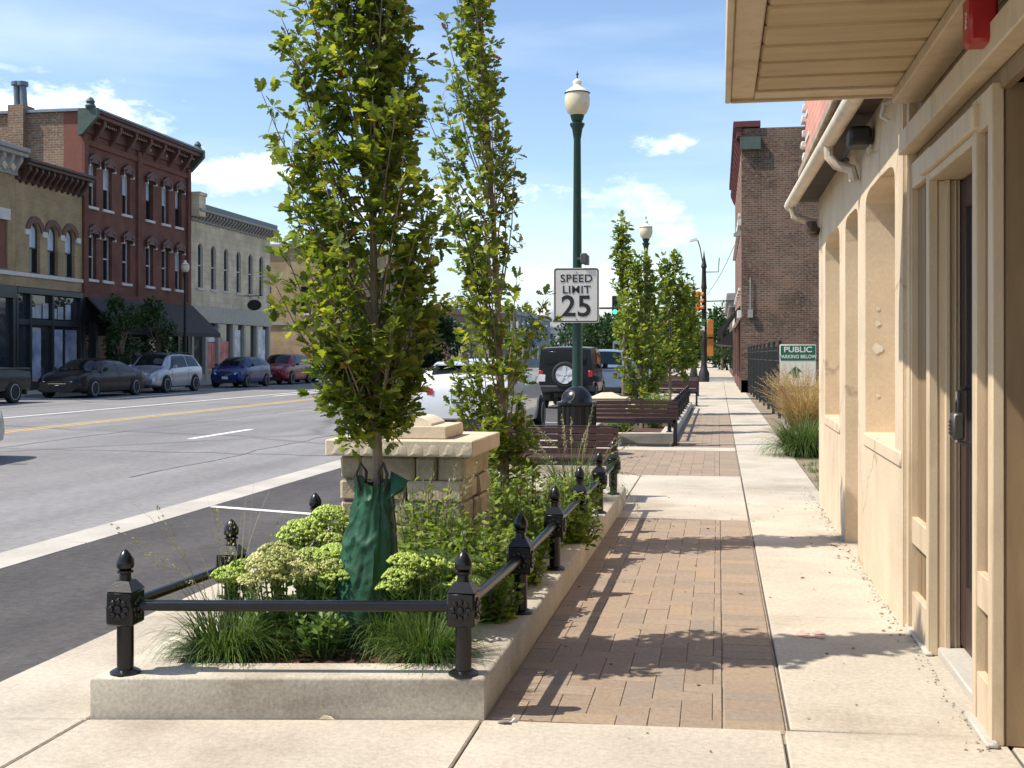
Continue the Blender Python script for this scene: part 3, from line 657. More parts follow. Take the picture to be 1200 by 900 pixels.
sd = MB(); f2 = Fac(t, 'y', 48.5, -1); f2.wall(sd, -42, XF - .9, -.3, 12.4); sd.build('side_wall', mixbrick, t, world=True, smooth=False)
q = MB(); f2.wall(q, XF - .9, XF, -.3, 12.4); q.build('corner_wall', M('red_corner', (0.19, 0.066, 0.045), .8, .1), t, world=True, smooth=False)
shell(t, -42, XF, 48.5, 59.3, 12.4, mixbrick, ('x+', 'y-'))
q = MB(); q.box(-42, 48.36, 12.4, XF - .1, 48.62, 12.52); q.build('parapet_cap', flash, t, world=True)
ch = MB(); ch.box(-31.45, 48.2, 9.5, -30.7, 49.1, 12.75); cho = ch.build('chimney', mixbrick, t, world=True, smooth=False)
fl = MB(); fl.tube([(-31.25, 48.6, 12.7), (-31.28, 48.6, 13.75)], .14, 10).tube([(-30.9, 48.6, 12.7), (-30.98, 48.6, 13.7)], .16, 10); fl.lathe([(.24, 13.7), (.24, 13.85), (.05, 13.92)], (-31.28, 48.6, 0), 10).lathe([(.25, 13.66), (.25, 13.85), (.05, 13.9)], (-30.98, 48.6, 0), 10); fl.build('flue', M('grey_flue', (0.16, 0.19, 0.22), .5, .1, metal=.4), cho, world=True)
sf = MB()
for u in (48.6, 49.7, 51.2, 52.8, 54.6, 56.4, 58.0, 59.2): fc.box(sf, u - .1, .05, u + .1, 4.1, -.2, .05)
fc.box(sf, 48.6, .05, 59.2, .5, -.2, .03); fc.box(sf, 48.6, 3.0, 59.2, 4.08, -.2, .03); sf.build('shopfront', shopdark, t, world=True)
gl = MB(); gl.poly(*[fc.P(u, z, -.12) for u, z in ((48.6, .05), (59.2, .05), (59.2, 4.1), (48.6, 4.1))]); gl.build('shop_window', shopglass, t, world=True)
aw = MB(); aw.hull([(XF + .06, 48.75, 4.2), (XF + .06, 59.5, 4.2), (XF + .06, 48.75, 4.1), (XF + .06, 59.5, 4.1), (XF + 1.7, 48.75, 2.65), (XF + 1.7, 59.5, 2.65), (XF + 1.7, 48.75, 2.45), (XF + 1.7, 59.5, 2.45)])
aw.build('awning', M('brown_awning', (0.055, 0.045, 0.042), .85, .15, 2), t, world=True)

# ---- limestone building
t = thing('stone_building', 'two-storey pale limestone building with six tall arched windows and a hanging oval sign', 'building', (XF, 65, 0))
fc = Fac(t, 'x', XF, 1)
ar = [(60.35, 5.2, 61.0, 7.65, .33), (62.05, 5.2, 62.7, 7.65, .33), (63.8, 5.2, 64.45, 7.65, .33), (65.6, 5.2, 66.25, 7.65, .33), (67.4, 5.2, 68.05, 7.65, .33), (69.1, 5.2, 69.75, 7.65, .33)]
wl = MB(); fc.wall(wl, 59.35, 70.9, 3.3, 8.8, ar, .3); wl.build('wall', limewall, t, world=True, smooth=False)
shell(t, -44, XF, 59.35, 70.9, 9.3, limewall, ('x+',))
for h in ar: fc.window(h, .16, wframe, sill=whitest, fw=.03)
co = MB(); fc.box(co, 59.4, 8.8, 70.85, 8.95, 0, .15, .01); brackets(fc, co, 59.5, 70.8, 26, 8.75, 9.3, .5, .16); fc.box(co, 59.4, 9.28, 70.9, 9.42, 0, .62, .02); co.build('cornice', corngrey, t, world=True)
cp = MB(); fc.box(cp, 59.6, 9.42, 70.9, 9.72, -.3, .5, .02); cp.build('cornice_cap', M('green_grey_metal', (0.10, 0.125, 0.115), .5, .1), t, world=True)
cp = MB(); fc.box(cp, 59.38, 9.0, 60.2, 10.15, -.5, .55, .03); fc.box(cp, 59.34, 10.1, 60.25, 10.3, -.55, .62, .03); cp.build('corner_pier', limewall, t, world=True)
sf = MB(); pale = M('pale_shopfront', (0.40, 0.37, 0.30), .6, .1)
fc.box(sf, 59.4, 3.3, 70.88, 4.2, .003, .12, .02)
for u in (59.6, 61.3, 63.0, 65.0, 66.7, 68.6, 70.6): fc.box(sf, u - .13, .05, u + .13, 3.3, -.2, .08)
fc.box(sf, 59.6, .05, 70.6, .45, -.2, .05); sf.build('shopfront', pale, t, world=True)
gl = MB(); gl.poly(*[fc.P(u, z, -.12) for u, z in ((59.6, .05), (70.6, .05), (70.6, 3.3), (59.6, 3.3))]); g_ = gl.build('shop_window', shopglass, t, world=True)
po = MB(); po.k = 0
for u0, u1, z0, z1 in ((61.5, 62.3, .8, 2.2), (62.35, 62.85, .8, 2.2), (63.25, 64.7, .7, 2.3)): po.box(*fc.P(u0, z0, -.11), *fc.P(u1, z1, -.09))
po.build('red_poster', M('red_poster', (0.62, 0.07, 0.05), .4, .2, 1.5, col2=(0.66, 0.26, 0.2), fine=0), g_, world=True)
for a_, b_, c_, d_ in ((61.5, 2.25, 62.8, 3.1), (68.8, .6, 70.3, 3.1), (65.2, .6, 66.4, 3.0)): po = MB(); po.box(*fc.P(a_, b_, -.11), *fc.P(c_, d_, -.09)); po.build('white_poster', M('white_poster', (0.62, 0.62, 0.62), .4, .4, 1.5, fine=0), g_, world=True)
t = thing('hanging_sign', 'black oval sign hanging from a bracket on the limestone building', 'sign', (XF + .7, 66.6, 4.5))
q = MB(); q.lathe([(0, -.04), (.42, -.04), (.45, 0), (.42, .04), (0, .04)], (0, 0, 0), 24, 'y'); q.v = [(x * 1.0, y, z * .72) for x, y, z in q.v]; q.build('board', blackmat, t)
q = MB(); q.tube([(-.7, 0, .55), (.5, 0, .55)], .03, 6).tube([(-.25, 0, .55), (-.25, 0, .2)], .012, 5).tube([(.25, 0, .55), (.25, 0, .2)], .012, 5); q.build('bracket', blackmat, t)

# ---- tan building across the cross street, and what stands farther down the left side
t = thing('brick_building', 'plain tan brick building seen behind the tree past the limestone building', 'building', (-34, 83, 0))
f2 = Fac(t, 'y', 83, -1); hh = [(-30.4, 4.6, -29.6, 6.6), (-33.5, 4.6, -32.7, 6.6), (-36.5, 4.6, -35.7, 6.6), (-39.5, 4.6, -38.7, 6.6), (-41.5, 4.6, -40.7, 6.6)]
wl = MB(); f2.wall(wl, -46, -26.5, -.3, 9.6, hh, .2); wl.build('wall', tanbrick, t, world=True, smooth=False)
for h in hh: f2.window(h, .18, dframe, sill=whitest)
shell(t, -46, -26.5, 83, 104, 9.6, tanbrick, ('y-',))
co = MB(); f2.box(co, -46, 9.4, -26.3, 9.75, 0, .25, .02); f2.box(co, -46, 3.75, -26.3, 3.95, .003, .12); co.build('cornice', corngrey, t, world=True)
t = thing('low_building', 'low brown flat-roofed building with dark shop windows glimpsed between the two nearest trees', 'building', (-28, 122, 0))
q = MB(); q.box(-46, 112, -.3, -26, 138, 5.6); q.build('wall', M('brown_stucco', (0.20, 0.125, 0.085), .9, .15, 1), t, world=True)
q = MB(); q.box(-46.2, 111.8, 5.6, -25.8, 138.2, 6.2, .05); q.build('parapet', M('brown_parapet', (0.24, 0.16, 0.11), .9, .1), t, world=True)
for i in range(7): q = MB(); q.box(-26.0, 113 + i * 3.4, .6, -25.94, 115.6 + i * 3.4, 3.6); q.build('shop_window', shopglass, t, world=True)
for i in range(5): q = MB(); q.box(-44 + i * 3.5, 111.94, .6, -41.3 + i * 3.5, 112, 3.6); q.build('shop_window', shopglass, t, world=True)
t = thing('domed_building', 'white building with a small dome far down the street', 'building', (-27, 205, 0))
wm_ = M('white_render', (0.55, 0.55, 0.56), .8, .1, 1)
q = MB(); q.box(-36, 196, -.3, -21.5, 216, 6.0); q.box(-31.5, 196.2, 6, -25.5, 202, 7.8); q.build('wall', wm_, t, world=True)
q = MB(); q.box(-36.3, 195.7, 6.0, -21.2, 216.3, 6.4, .05); q.build('cornice', corngrey, t, world=True)
q = MB(); q.lathe([(2.4, 7.8), (2.3, 8.4), (1.9, 9.1), (1.2, 9.7), (.35, 10.0), (.3, 10.5), (0, 10.9)], (-28.5, 199, 0), 18); q.build('dome', wm_, t, world=True)
for i in range(6):
    f = MB(); f.box(-35 + i * 2.2, 195.9, 3.4, -34 + i * 2.2, 196, 5.2); f.build('window', shopglass, t, world=True)
    f = MB(); f.box(-21.5, 197 + i * 3, 3.4, -21.4, 198.2 + i * 3, 5.2); f.build('window', shopglass, t, world=True)
t = thing('row_building', 'grey-blue two-storey building beyond the brown low one', 'building', (-28, 160, 0))
q = MB(); q.box(-46, 150, -.3, -27, 190, 7.0); q.build('wall', M('grey_blue_paint', (0.20, 0.23, 0.27), .8, .1, 1), t, world=True)
q = MB(); q.box(-46.2, 149.8, 7.0, -26.7, 190.2, 7.5); q.build('parapet', corngrey, t, world=True)
for i in range(8):
    for z in (1, 4.3): f = MB(); f.box(-27, 152 + i * 4.6, z, -26.92, 154 + i * 4.6, z + 2.0); f.build('window', shopglass, t, world=True)

# ---- dark brick building on the right
t = thing('brick_building', 'tall dark weathered brick building beyond the iron fence on the sidewalk side', 'building', (3, 55, 0))
XR = 0.9
q = MB(); f2 = Fac(t, 'y', 48, -1); f2.wall(q, XR, 9, -.3, 10.55); q.build('side_wall', darkbrick, t, world=True, smooth=False)
shell(t, XR, 9, 48, 66, 10.6, darkbrick, ('y-', 'x-'))
fr = Fac(t, 'x', XR, -1)
wv = [(50 + 2.6 * i, z, 51.1 + 2.6 * i, z + 2.0) for i in range(6) for z in (4.3, 7.4)]
q = MB(); fr.wall(q, 48, 66, 3.3, 10.6, wv, .2); q.build('wall', M('salmon_brick_front', (0.24, 0.14, 0.11), .85, .2, 6), t, world=True, smooth=False)
for h in wv: fr.window(h, .18, dframe, sill=whitest)
q = MB(); fr.box(q, 48, 3.0, 66, 3.3, 0, .15); fr.box(q, 48.0, 6.7, 66, 6.95, .003, .14); q.build('stone_trim', whitest, t, world=True)
co = MB(); fr.box(co, 47.95, 10.25, 66, 10.6, 0, .18); brackets(fr, co, 48.1, 65.9, 12, 9.6, 10.3, .25, .2); fr.box(co, 47.9, 10.6, 66, 10.85, -.75, .32, .02); co.build('cornice', M('maroon_cornice', (0.10, 0.02, 0.022), .6), t, world=True)
q = MB(); q.box(XR - .05, 47.8, 9.7, XR + .75, 48.05, 10.2); q.build('cornice_end', greencop, t, world=True)
q = MB(); fr.box(q, 48.05, -.3, 48.4, 3.0, -.3, .03); fr.box(q, 52, -.3, 52.5, 3, -.3, .03); fr.box(q, 58, -.3, 58.6, 3, -.3, .03); fr.box(q, 65.4, -.3, 66, 3, -.3, .03); fr.box(q, 48, -.3, 66, .5, -.3, 0); q.build('shopfront', M('red_brown_shopfront', (0.14, 0.07, 0.055), .7), t, world=True)
q = MB(); q.poly(*[fr.P(u, z, -.2) for u, z in ((48.2, .5), (66, .5), (66, 3.0), (48.2, 3.0))]); q.build('shop_window', shopglass, t, world=True)
aw = MB(); aw.hull([(XR - .02, y, z) for y in (49.5, 57) for z in (3.55, 3.45)] + [(XR - .95, y, z) for y in (49.5, 57) for z in (2.5, 2.2)]); aw.build('awning', blackmat, t, world=True)
q = MB(); q.hull([(XR - .3, y, 6.4) for y in (48.3, 48.6)] + [(XR, y, 6.6) for y in (48.3, 48.6)] + [(XR - .3, y, 6.3) for y in (48.3, 48.6)] + [(XR, y, 6.3) for y in (48.3, 48.6)]); q.build('wall_lamp', corngrey, t, world=True)
q = MB(); q.box(1.15, 47.85, 3.0, 1.35, 48, 3.3); q.tube([(1.25, 47.93, 3.3), (1.25, 47.93, 4.6), (1.25, 47.93, 4.6)], .025, 6); q.build('meter_box', corngrey, t, world=True)
t = thing('brick_building', 'grey-corniced brick building past the cross street on the sidewalk side', 'building', (3, 95, 0))
q = MB(); q.box(1.0, 84, -.3, 14, 112, 5.3); q.build('wall', darkbrick, t, world=True, smooth=False)
q = MB(); q.box(.55, 83.8, 5.3, 14, 112, 5.9, .05); q.box(.75, 83.9, 4.9, 14, 112, 5.3); q.box(1.6, 84.2, 5.9, 2.2, 85, 6.7); q.build('cornice', corngrey, t, world=True)
q = MB(); q.hull([(.98, y, 3.3) for y in (85, 96)] + [(-.2, y, 2.3) for y in (85, 96)] + [(.98, y, 2.2) for y in (85, 96)]); q.build('awning', blackmat, t, world=True)
for i in range(4): f = MB(); f.box(.94, 86 + i * 6, .5, 1, 90 + i * 6, 2.2); f.build('shop_window', shopglass, t, world=True)

rng = np.random.default_rng(77); n = 130
P = np.c_[rng.uniform(-.9, .97, n), rng.uniform(3.4, 13, n), np.full(n, .004)]; m_ = rng.uniform(size=n) < .35; P[m_, 0] = rng.normal(.9, .05, m_.sum()).clip(.7, .97); D = rng.normal(size=(n, 3)) * [1, 1, .08]
V, Fq = leaf_cards(P, D, rng.uniform(.012, .035, n), rng, OVAL, .3); V[:, 2] = np.maximum(V[:, 2], .002); tag(npmesh('fallen_leaves', V, Fq, RAMP('fallen_leaf', [(0.12, 0.06, 0.03), (0.2, 0.12, 0.05), (0.1, 0.09, 0.03)])), kind='stuff')

db_ = MB(); rd_ = random.Random(31)
for k in range(420):
    y = rd_.uniform(4.6, 13.5) ; x = (.985 if y > 6.7 else 1.0) - abs(rd_.gauss(0, .035)) - .005; s_ = rd_.uniform(.003, .009) * (1.5 if rd_.random() < .08 else 1)
    db_.hull([(x + s_ * rd_.uniform(-1, 1), y + s_ * rd_.uniform(-1, 1), s_ * rd_.uniform(0, 1.1)) for _ in range(6)])
tag(db_.build('gravel_crumbs', M('crumb_grey', (0.27, 0.23, 0.18), .9, .4, 30), smooth=False), kind='stuff')
# ------------------------------------------------------------------ near right: stucco building and timber shopfront
stucco = M('cream_stucco', (0.585, 0.475, 0.34), 0.9, 0.10, 1.6, 0.16, 40, spec=0.2, stain=0.5, fine=0.07, cracks=0.5)
creamp = M('cream_painted_wood', (0.55, 0.435, 0.29), 0.6, 0.06, 3, 0.08, 50, stretch=(4, 4, 1), stain=0.5)
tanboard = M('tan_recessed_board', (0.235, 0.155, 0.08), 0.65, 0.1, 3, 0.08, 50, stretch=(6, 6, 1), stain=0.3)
soffm = M('tan_soffit_board', (0.43, 0.31, 0.17), 0.6, 0.12, 2, 0.1, 40, stretch=(1, 6, 1), stain=0.3)
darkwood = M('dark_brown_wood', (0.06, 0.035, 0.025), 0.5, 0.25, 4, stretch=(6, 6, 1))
bare = M('bare_plaster', (0.62, 0.56, 0.46), 0.9, 0.1, 20)

t = thing('stucco_building', 'cream stucco building with deep arched openings and a long gutter beside the sidewalk', 'building', (XW := 0.985, 9.4, 0))
fs = Fac(t, 'x', XW, -1); fs.sq = 0.42
op = [(6.95, .95, 8.31, 2.58, .2), (8.75, -.02, 9.6, 2.55, .18), (10.05, .92, 11.37, 2.56, .2)]
q = MB(); fs.wall(q, 6.655, 12.07, -.3, 4.4, op, .32); q.build('wall', stucco, t, world=True, ang=50)
q = MB(); q.poly((XW, 12.07, -.3), (9, 12.07, -.3), (9, 12.07, 4.4), (XW, 12.07, 4.4)); q.box(XW + .35, 6.7, -.3, 9, 12.0, 4.3); q.build('side_wall', stucco, t, world=True)
for h, nm in zip(op, ('plastered_window', 'plastered_doorway', 'plastered_window')):
    q = MB(); fs.box(q, h[0] - .02, h[1] - .1, h[2] + .02, h[3] + .02, -.34, -.3); q.build(nm, stucco, t, world=True)
for (u, z, s_) in ((8.3, 1.52, .03), (8.3, 1.69, .016), (8.3, 1.79, .012), (8.3, 1.2, .012)):
    pp = [(XW + .08 + s_ * math.cos(a) * (1 + .3 * math.sin(2 * a + u)), 8.306, z + s_ * 1.2 * math.sin(a) * (1 + .25 * math.cos(3 * a))) for a in [k * .52 for k in range(12)]]
    MB().poly(*pp).build('plaster_patch', bare, t, world=True)
q = MB(); fs.box(q, 6.7, .86, 8.36, .945, -.03, .012, .008); q.build('sill', stucco, t, world=True); q = MB(); fs.box(q, 10.0, .83, 11.4, .915, -.03, .012, .008); q.build('sill', stucco, t, world=True)
MB().poly((XW, 6.656, -.3), (XW + .4, 6.656, -.3), (XW + .4, 6.656, 4.4), (XW, 6.656, 4.4)).build('end_wall', stucco, t, world=True)
q = MB(); q.box(.76, 6.5, 3.03, 1.0, 12.3, 3.08); q.box(.78, 6.5, 3.08, .86, 12.3, 3.2); q.build('eave_board', M('dark_eave', (0.05, 0.035, 0.028), .8, .3, 5), t, world=True)
gx = lambda y: .715 + (12.35 - y) * .0150
q = MB(); q.tube([(gx(12.35), 12.35, 3.0), (gx(6.4), 6.4, 3.0)], .055, 10); q.tube([(gx(12.35) + .06, 12.35, 3.06), (gx(6.4) + .06, 6.4, 3.06)], .03, 6); q.build('gutter', M('cream_gutter', (0.62, 0.53, 0.40), .5, .15, 6, stain=.4), t, world=True)
dsm = M('cream_downpipe', (0.45, 0.38, 0.29), .55, .3, 8, stain=.5)
for y0 in (12.05, 8.6):
    q = MB(); gxx = gx(y0); q.tube([(gxx, y0, 2.97), (gxx, y0, 2.88), (gxx + .05, y0, 2.82), (XW - .06, y0 - .02, 2.78), (XW - .045, y0 - .03, 2.70)] if y0 < 10 else [(gxx, y0, 2.97), (gxx + .02, y0, 2.86), (XW - .08, y0, 2.80), (XW - .02, y0, 2.79)], .038, 9); q.build('downpipe', dsm, t, world=True)
q = MB(); q.tube([(XW - .06, 8.9, 2.9), (XW - .12, 8.6, 2.86), (XW - .1, 8.2, 2.9)], .02, 6); q.build('bracket', blackmat, t, world=True)
q = MB(); q.lathe([(.02, -.06), (.05, -.05), (.065, 0), (.05, .05), (.0, .06)], (XW - .1, 11.75, 2.72), 8); q.build('pipe_joint', darkwood, t, world=True); q = MB(); q.lathe([(.02, -.06), (.05, -.04), (.06, .03), (.0, .06)], (XW - .06, 11.95, 2.70), 8); q.build('pipe_joint', darkwood, t, world=True)
q = MB(); q.tube([(XW - .012, 6.95, 2.92), (XW - .06, 6.95, 2.9), (XW - .075, 6.95, 2.83), (XW - .03, 6.95, 2.8)], .012, 7); q.build('wall_hook', whitest, t, world=True)
t2 = thing('floodlight', 'black floodlight under the eave of the stucco building', 'light', (XW, 7.9, 2.8))
q = MB(); q.box(-.16, -.12, .02, -.02, .12, .14, .02); q.build('housing', blackmat, t2)
q = MB(); q.tube([(0.0, 0, .05), (-.08, 0, .08)], .02, 6); q.build('bracket', blackmat, t2)
t3 = thing('brick_parapet', 'salmon brick upper wall rising above the gutter of the stucco building', 'wall', (.86, 9, 3.1))
q = MB(); q.box(.80, 6.3, 3.22, 1.2, 11.35, 5.2); q.build('wall', BRICK('salmon_brick', (0.55, 0.24, 0.18), (0.48, 0.20, 0.15), (0.5, 0.33, 0.27), .2, .07, .008), t3, world=True, smooth=False)
q = MB(); q.box(.74, 6.3, 3.14, .93, 11.4, 3.22, .01); q.build('ledge', M('grey_tan_ledge', (0.33, 0.25, 0.17), .8, .3, 8), t3, world=True)
q = MB()
for k in range(16):
    zz = 3.3 + k * .115; q.box(.775 - .012 * (k % 2), 11.25 + .06 * (k % 3), zz, .81, 11.42, zz + .06, .006)
    if k % 2: q.box(.79, 10.7 + .1 * (k % 4), zz + .02, .803, 11.2, zz + .06, .004)
q.build('toothed_stone_edge', whitest, t3, world=True)

t = thing('timber_shopfront', 'cream painted timber shopfront with panelled piers, recessed door and deep boarded soffit', 'shopfront', (1.0, 5.4, 0))
XT = 1.015; ft = Fac(t, 'x', XT, -1)
q = MB()
def pier(q, pb, y0, y1, nb):
    sw_ = .075
    ft.box(q, y0, 0, y0 + sw_, 2.5, -.045, 0, .005); ft.box(q, y1 - sw_, 0, y1, 2.5, -.045, 0, .005)
    for z0, z1 in ((0.0, .21), (.47, .61), (2.36, 2.5)): ft.box(q, y0 + sw_, z0, y1 - sw_, z1, -.045, -.003, .004)
    wb = (y1 - y0 - 2 * sw_) / nb
    for k in range(nb): ft.box(pb, y0 + sw_ + wb * k + .004, .02, y0 + sw_ + wb * (k + 1) - .004, 2.5, -.07, -.035, .004)
pb = MB()
pier(q, pb, 4.68, 5.04, 2); pier(q, pb, 6.04, 6.65, 4)
# the near pier's own side, the door's jambs and lining
pb.box(XT + .048, 4.685, 0, XT + .2, 4.72, 2.5, .004); q.box(XT + .14, 4.66, 0, XT + .2, 4.70, 2.5, .003)
q.box(XT + .046, 5.0, 0, XT + .15, 5.038, 2.33, .004); q.box(XT + .046, 6.045, 0.02, XT + .15, 6.085, 2.33, .004); q.box(XT + .075, 6.015, .02, XT + .098, 6.047, 2.33, .004); q.box(XT + .118, 6.03, .02, XT + .13, 6.047, 2.33, .003)
q.box(XT + .002, 5.04, 2.33, XT + .18, 6.045, 2.37, .004)
ft.box(q, 4.92, 2.37, 6.16, 2.47, -.04, .022, .006)
q.build('pier_framing', creamp, t, world=True)
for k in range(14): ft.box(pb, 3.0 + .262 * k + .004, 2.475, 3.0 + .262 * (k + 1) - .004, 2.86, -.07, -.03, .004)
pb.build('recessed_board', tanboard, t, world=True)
q = MB(); ft.box(q, 2.0, 2.55, 6.62, 2.665, -.03, .06, .006); ft.box(q, 2.0, 2.665, 6.6, 2.69, -.03, .035, .004); ft.box(q, 2.0, 2.79, 6.42, 2.85, -.03, .12, .006); ft.box(q, 6.58, 0.0, 6.66, 2.9, -.05, .012, .005)
q.build('belt_board', creamp, t, world=True)
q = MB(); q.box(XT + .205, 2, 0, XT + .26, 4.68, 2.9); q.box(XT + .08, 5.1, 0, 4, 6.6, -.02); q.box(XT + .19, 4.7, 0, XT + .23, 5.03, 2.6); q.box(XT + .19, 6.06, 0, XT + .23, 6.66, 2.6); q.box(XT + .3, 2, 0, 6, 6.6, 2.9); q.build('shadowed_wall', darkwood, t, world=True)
d = MB(); d.box(XT + .15, 5.045, .06, XT + .19, 5.15, 2.32, .004); d.box(XT + .15, 5.93, .06, XT + .19, 6.04, 2.32, .004); d.box(XT + .15, 5.15, .06, XT + .188, 5.93, .36, .004); d.box(XT + .15, 5.15, 2.18, XT + .188, 5.93, 2.32, .004)
dr = d.build('door', M('brown_door', (0.05, 0.03, 0.024), .45, .15), t, world=True)
g = MB(); g.box(XT + .165, 5.15, .36, XT + .175, 5.93, 2.18); g.build('glass', shopglass, dr, world=True)
g = MB(); g.tube([(XT + .15, 5.88, 1.05), (XT + .09, 5.80, 1.07), (XT + .09, 5.80, 1.30), (XT + .15, 5.88, 1.32)], .012, 7); g.build('handle', chrome, dr, world=True)
g = MB(); g.box(XT + .04, 5.045, 0.0, XT + .3, 6.04, .045, .008); g.build('threshold', gutterc, t, world=True)
q = MB(); q.box(XT - .03, 4.64, 0, XT + .02, 5.06, .022, .008); q.build('footing', gutterc, t, world=True); q = MB(); q.box(XT - .02, 6.02, 0, XT + .02, 6.7, .02, .008); q.build('footing', gutterc, t, world=True)
q = MB(); y = 6.27
while y > -1.5: q.box(.192, y - .268, 2.855, 1.0, y, 2.885, .012); y -= .3
sfo = q.build('soffit', soffm, t, world=True)
q = MB(); q.box(.065, -1.6, 2.85, .187, 6.44, 2.88, .006); q.box(.187, 6.29, 2.845, 1.0, 6.44, 2.88, .006); q.box(.035, -1.6, 2.83, .064, 6.46, 3.12, .005); q.box(.064, 6.441, 2.83, 1.0, 6.465, 3.12, .005); q.build('fascia', creamp, t, world=True)
q = MB(); q.box(.07, -1.6, 2.89, 6, 6.43, 3.16); q.build('canopy_roof', darkwood, t, world=True)
t = thing('fire_alarm', 'red fire alarm box with clear strobe on the timber shopfront under the soffit', 'alarm', (.985, 4.5, 2.615))
q = MB(); q.box(-.10, -.065, -.02, 0, .065, .16, .012); q.build('housing', M('alarm_red', (0.33, 0.012, 0.014), .35, .1, 8), t)
q = MB(); q.box(-.07, -.05, .16, 0, .05, .19, .01); q.build('mount', blackmat, t)
q = MB(); q.ball((-.05, .085, .05), .028, (1, 1, 1), 12); q.build('strobe', lampclear, t)
text_mesh('lettering', 'FIRE', .035, whitest, t, (-.101, -.005, .07), (rad(90), rad(90), rad(-90)), ext=.001)
t = thing('lock_box', 'grey combination lock box hanging on the shop door handle', 'lock box', (1.10, 5.76, 1.12))
q = MB(); q.box(-.032, -.042, -.04, .022, .042, .085, .01); q.build('case', M('lockbox_grey', (0.09, 0.08, 0.068), .4, .1, metal=.5), t)
q = MB(); q.tube([(-.005, -.022, .08), (-.005, -.022, .13), (-.003, -.01, .148), (0, .01, .148), (-.005, .022, .13), (-.005, .022, .08)], .006, 7); q.build('shackle', blackmat, t)
q = MB(); q.box(-.035, -.026, -.02, -.031, .026, .055, .001); [q.ball((-.036, -.012 + .024 * (i % 2), -.008 + .017 * (i // 2)), .006, n=6) for i in range(8)]; q.build('keypad', blackmat, t)

# fence, parking sign, grasses beyond the stucco building
t = thing('iron_fence', 'black iron picket fence in front of the dark brick building', 'fence', (1.35, 37, 0))
A, B_ = Vector((1.42, 28.5, 0)), Vector((1.18, 47.6, 0)); nb = 8
for k in range(nb + 1):
    p = A.lerp(B_, k / nb); q = MB(); q.box(p.x - .035, p.y - .035, -.05, p.x + .035, p.y + .035, 1.8, .004); q.lathe([(.05, 1.8), (.05, 1.83), (0, 1.88)], (p.x, p.y, 0), 8); q.build('post', blackmat, t, world=True)
q = MB()
for z in (.22, 1.35, 1.6): q.tube([A + Vector((0, 0, z)), B_ + Vector((0, 0, z))], .02, 4)
q.build('rail', blackmat, t, world=True)
q = MB(); n = 170
for k in range(n): p = A.lerp(B_, (k + .5) / n); q.box(p.x - .009, p.y - .009, .12, p.x + .009, p.y + .009, 1.7)
for k in range(6): q.box(1.5 + k * .12, 28.49, .12, 1.518 + k * .12, 28.51, 1.7)
q.build('pickets', blackmat, t, world=True)
q = MB(); q.box(1.42, 28.48, 1.33, 2.3, 28.52, 1.37); q.box(1.42, 28.48, .2, 2.3, 28.52, .24); q.build('end_rail', blackmat, t, world=True)
t = thing('parking_sign', 'green and white PUBLIC PARKING BELOW sign behind the dry fountain grass', 'sign', (1.68, 26, 0))
gsm = M('sign_green', (0.004, 0.115, 0.06), .4, .08, 4); swh = M('sign_white', (0.62, 0.60, 0.54), .45, .05, 4)
q = MB(); q.box(-.38, -.012, .82, .38, .012, 1.71, .01); q.build('panel', swh, t)
q = MB(); q.box(-.365, -.017, 1.37, .365, -.0125, 1.695); q.build('green_field', gsm, t)
text_mesh('lettering', 'PUBLIC', .165, swh, t, (0, -.0185, 1.60), (rad(90), 0, 0), .004, 1.12)
text_mesh('lettering', 'PARKING BELOW', .105, swh, t, (0, -.0185, 1.45), (rad(90), 0, 0), .002, .94)
q = MB(); q.prism([(-.22, 1.08), (-.05, 1.25), (.1, 1.13), (.02, 1.13), (.02, 1.0), (-.12, 1.0), (-.12, 1.08)], 'y', -.016, -.0125); q.build('arrow', gsm, t)
for x in (-.25, .25): q = MB(); q.box(x - .025, .013, -.05, x + .025, .06, 1.65); q.build('post', flash, t)
def grass_clump(name, label, cat, loc, n, rb, lmin, lmax, lean, wid, mat, seed, curl=.8, plume=0, pmat=None, group=None):
    rng = np.random.default_rng(seed); t = thing(name, label, cat, loc, 0, group)
    V, Fq = blades(n, rng, rb, lmin, lmax, lean, wid, curl=curl); npmesh('blades', V, Fq, mat, t)
    if plume:
        V, Fq = blades(plume, rng, rb * .7, lmax * .95, lmax * 1.35, lean * .8, .0022, 6, curl * .8); parts = [(V, Fq)]
        tips = V.reshape(plume, 7, 2, 3).mean(2); P = []; D = []; S = []
        for i in range(plume):
            a, b = tips[i, 4], tips[i, 6]
            for k in range(34):
                f = k / 34; c = a + (b - a) * (f * 1.1) + rng.normal(0, .004, 3); dr_ = (b - a) / (np.linalg.norm(b - a) + 1e-6) + rng.normal(0, .45, 3); P.append(c); D.append(dr_); S.append(.035 * (1 - .5 * abs(f - .4)))
        parts.append(leaf_cards(P, D, S, rng, [(0, .06), (.4, .16), (1, .02)])); V, Fq = joinVF(*parts); npmesh('plumes', V, Fq, pmat or drygrass, t)
    return t
grass_clump('fountain_grass', 'tall tan fountain grass in front of the parking sign', 'ornamental grass', tuple(G(942, 505, 0)), 1700, .24, .65, 1.02, .22, .006, drygrass, 3, .5, 300)
grass_clump('green_grass_clump', 'bushy green grass clump below the tan fountain grass', 'ornamental grass', tuple(G(942, 534, 0)), 1400, .25, .45, .85, .4, .005, grassl, 4, .7)
tw = MB()
V = []; rng = np.random.default_rng(11); prts = []
for k in range(70):
    b = blades(14, rng, .05, .05, .16, .6, .003); y = rng.uniform(12.2, 24); x = rng.uniform(1.12, 1.12 + .07 * (y - 11)); prts.append((b[0] + np.array([x, y, -.006]), b[1]))
V, Fq = joinVF(*prts); o = npmesh('weeds', V, Fq, grassl); tag(o, kind='stuff')
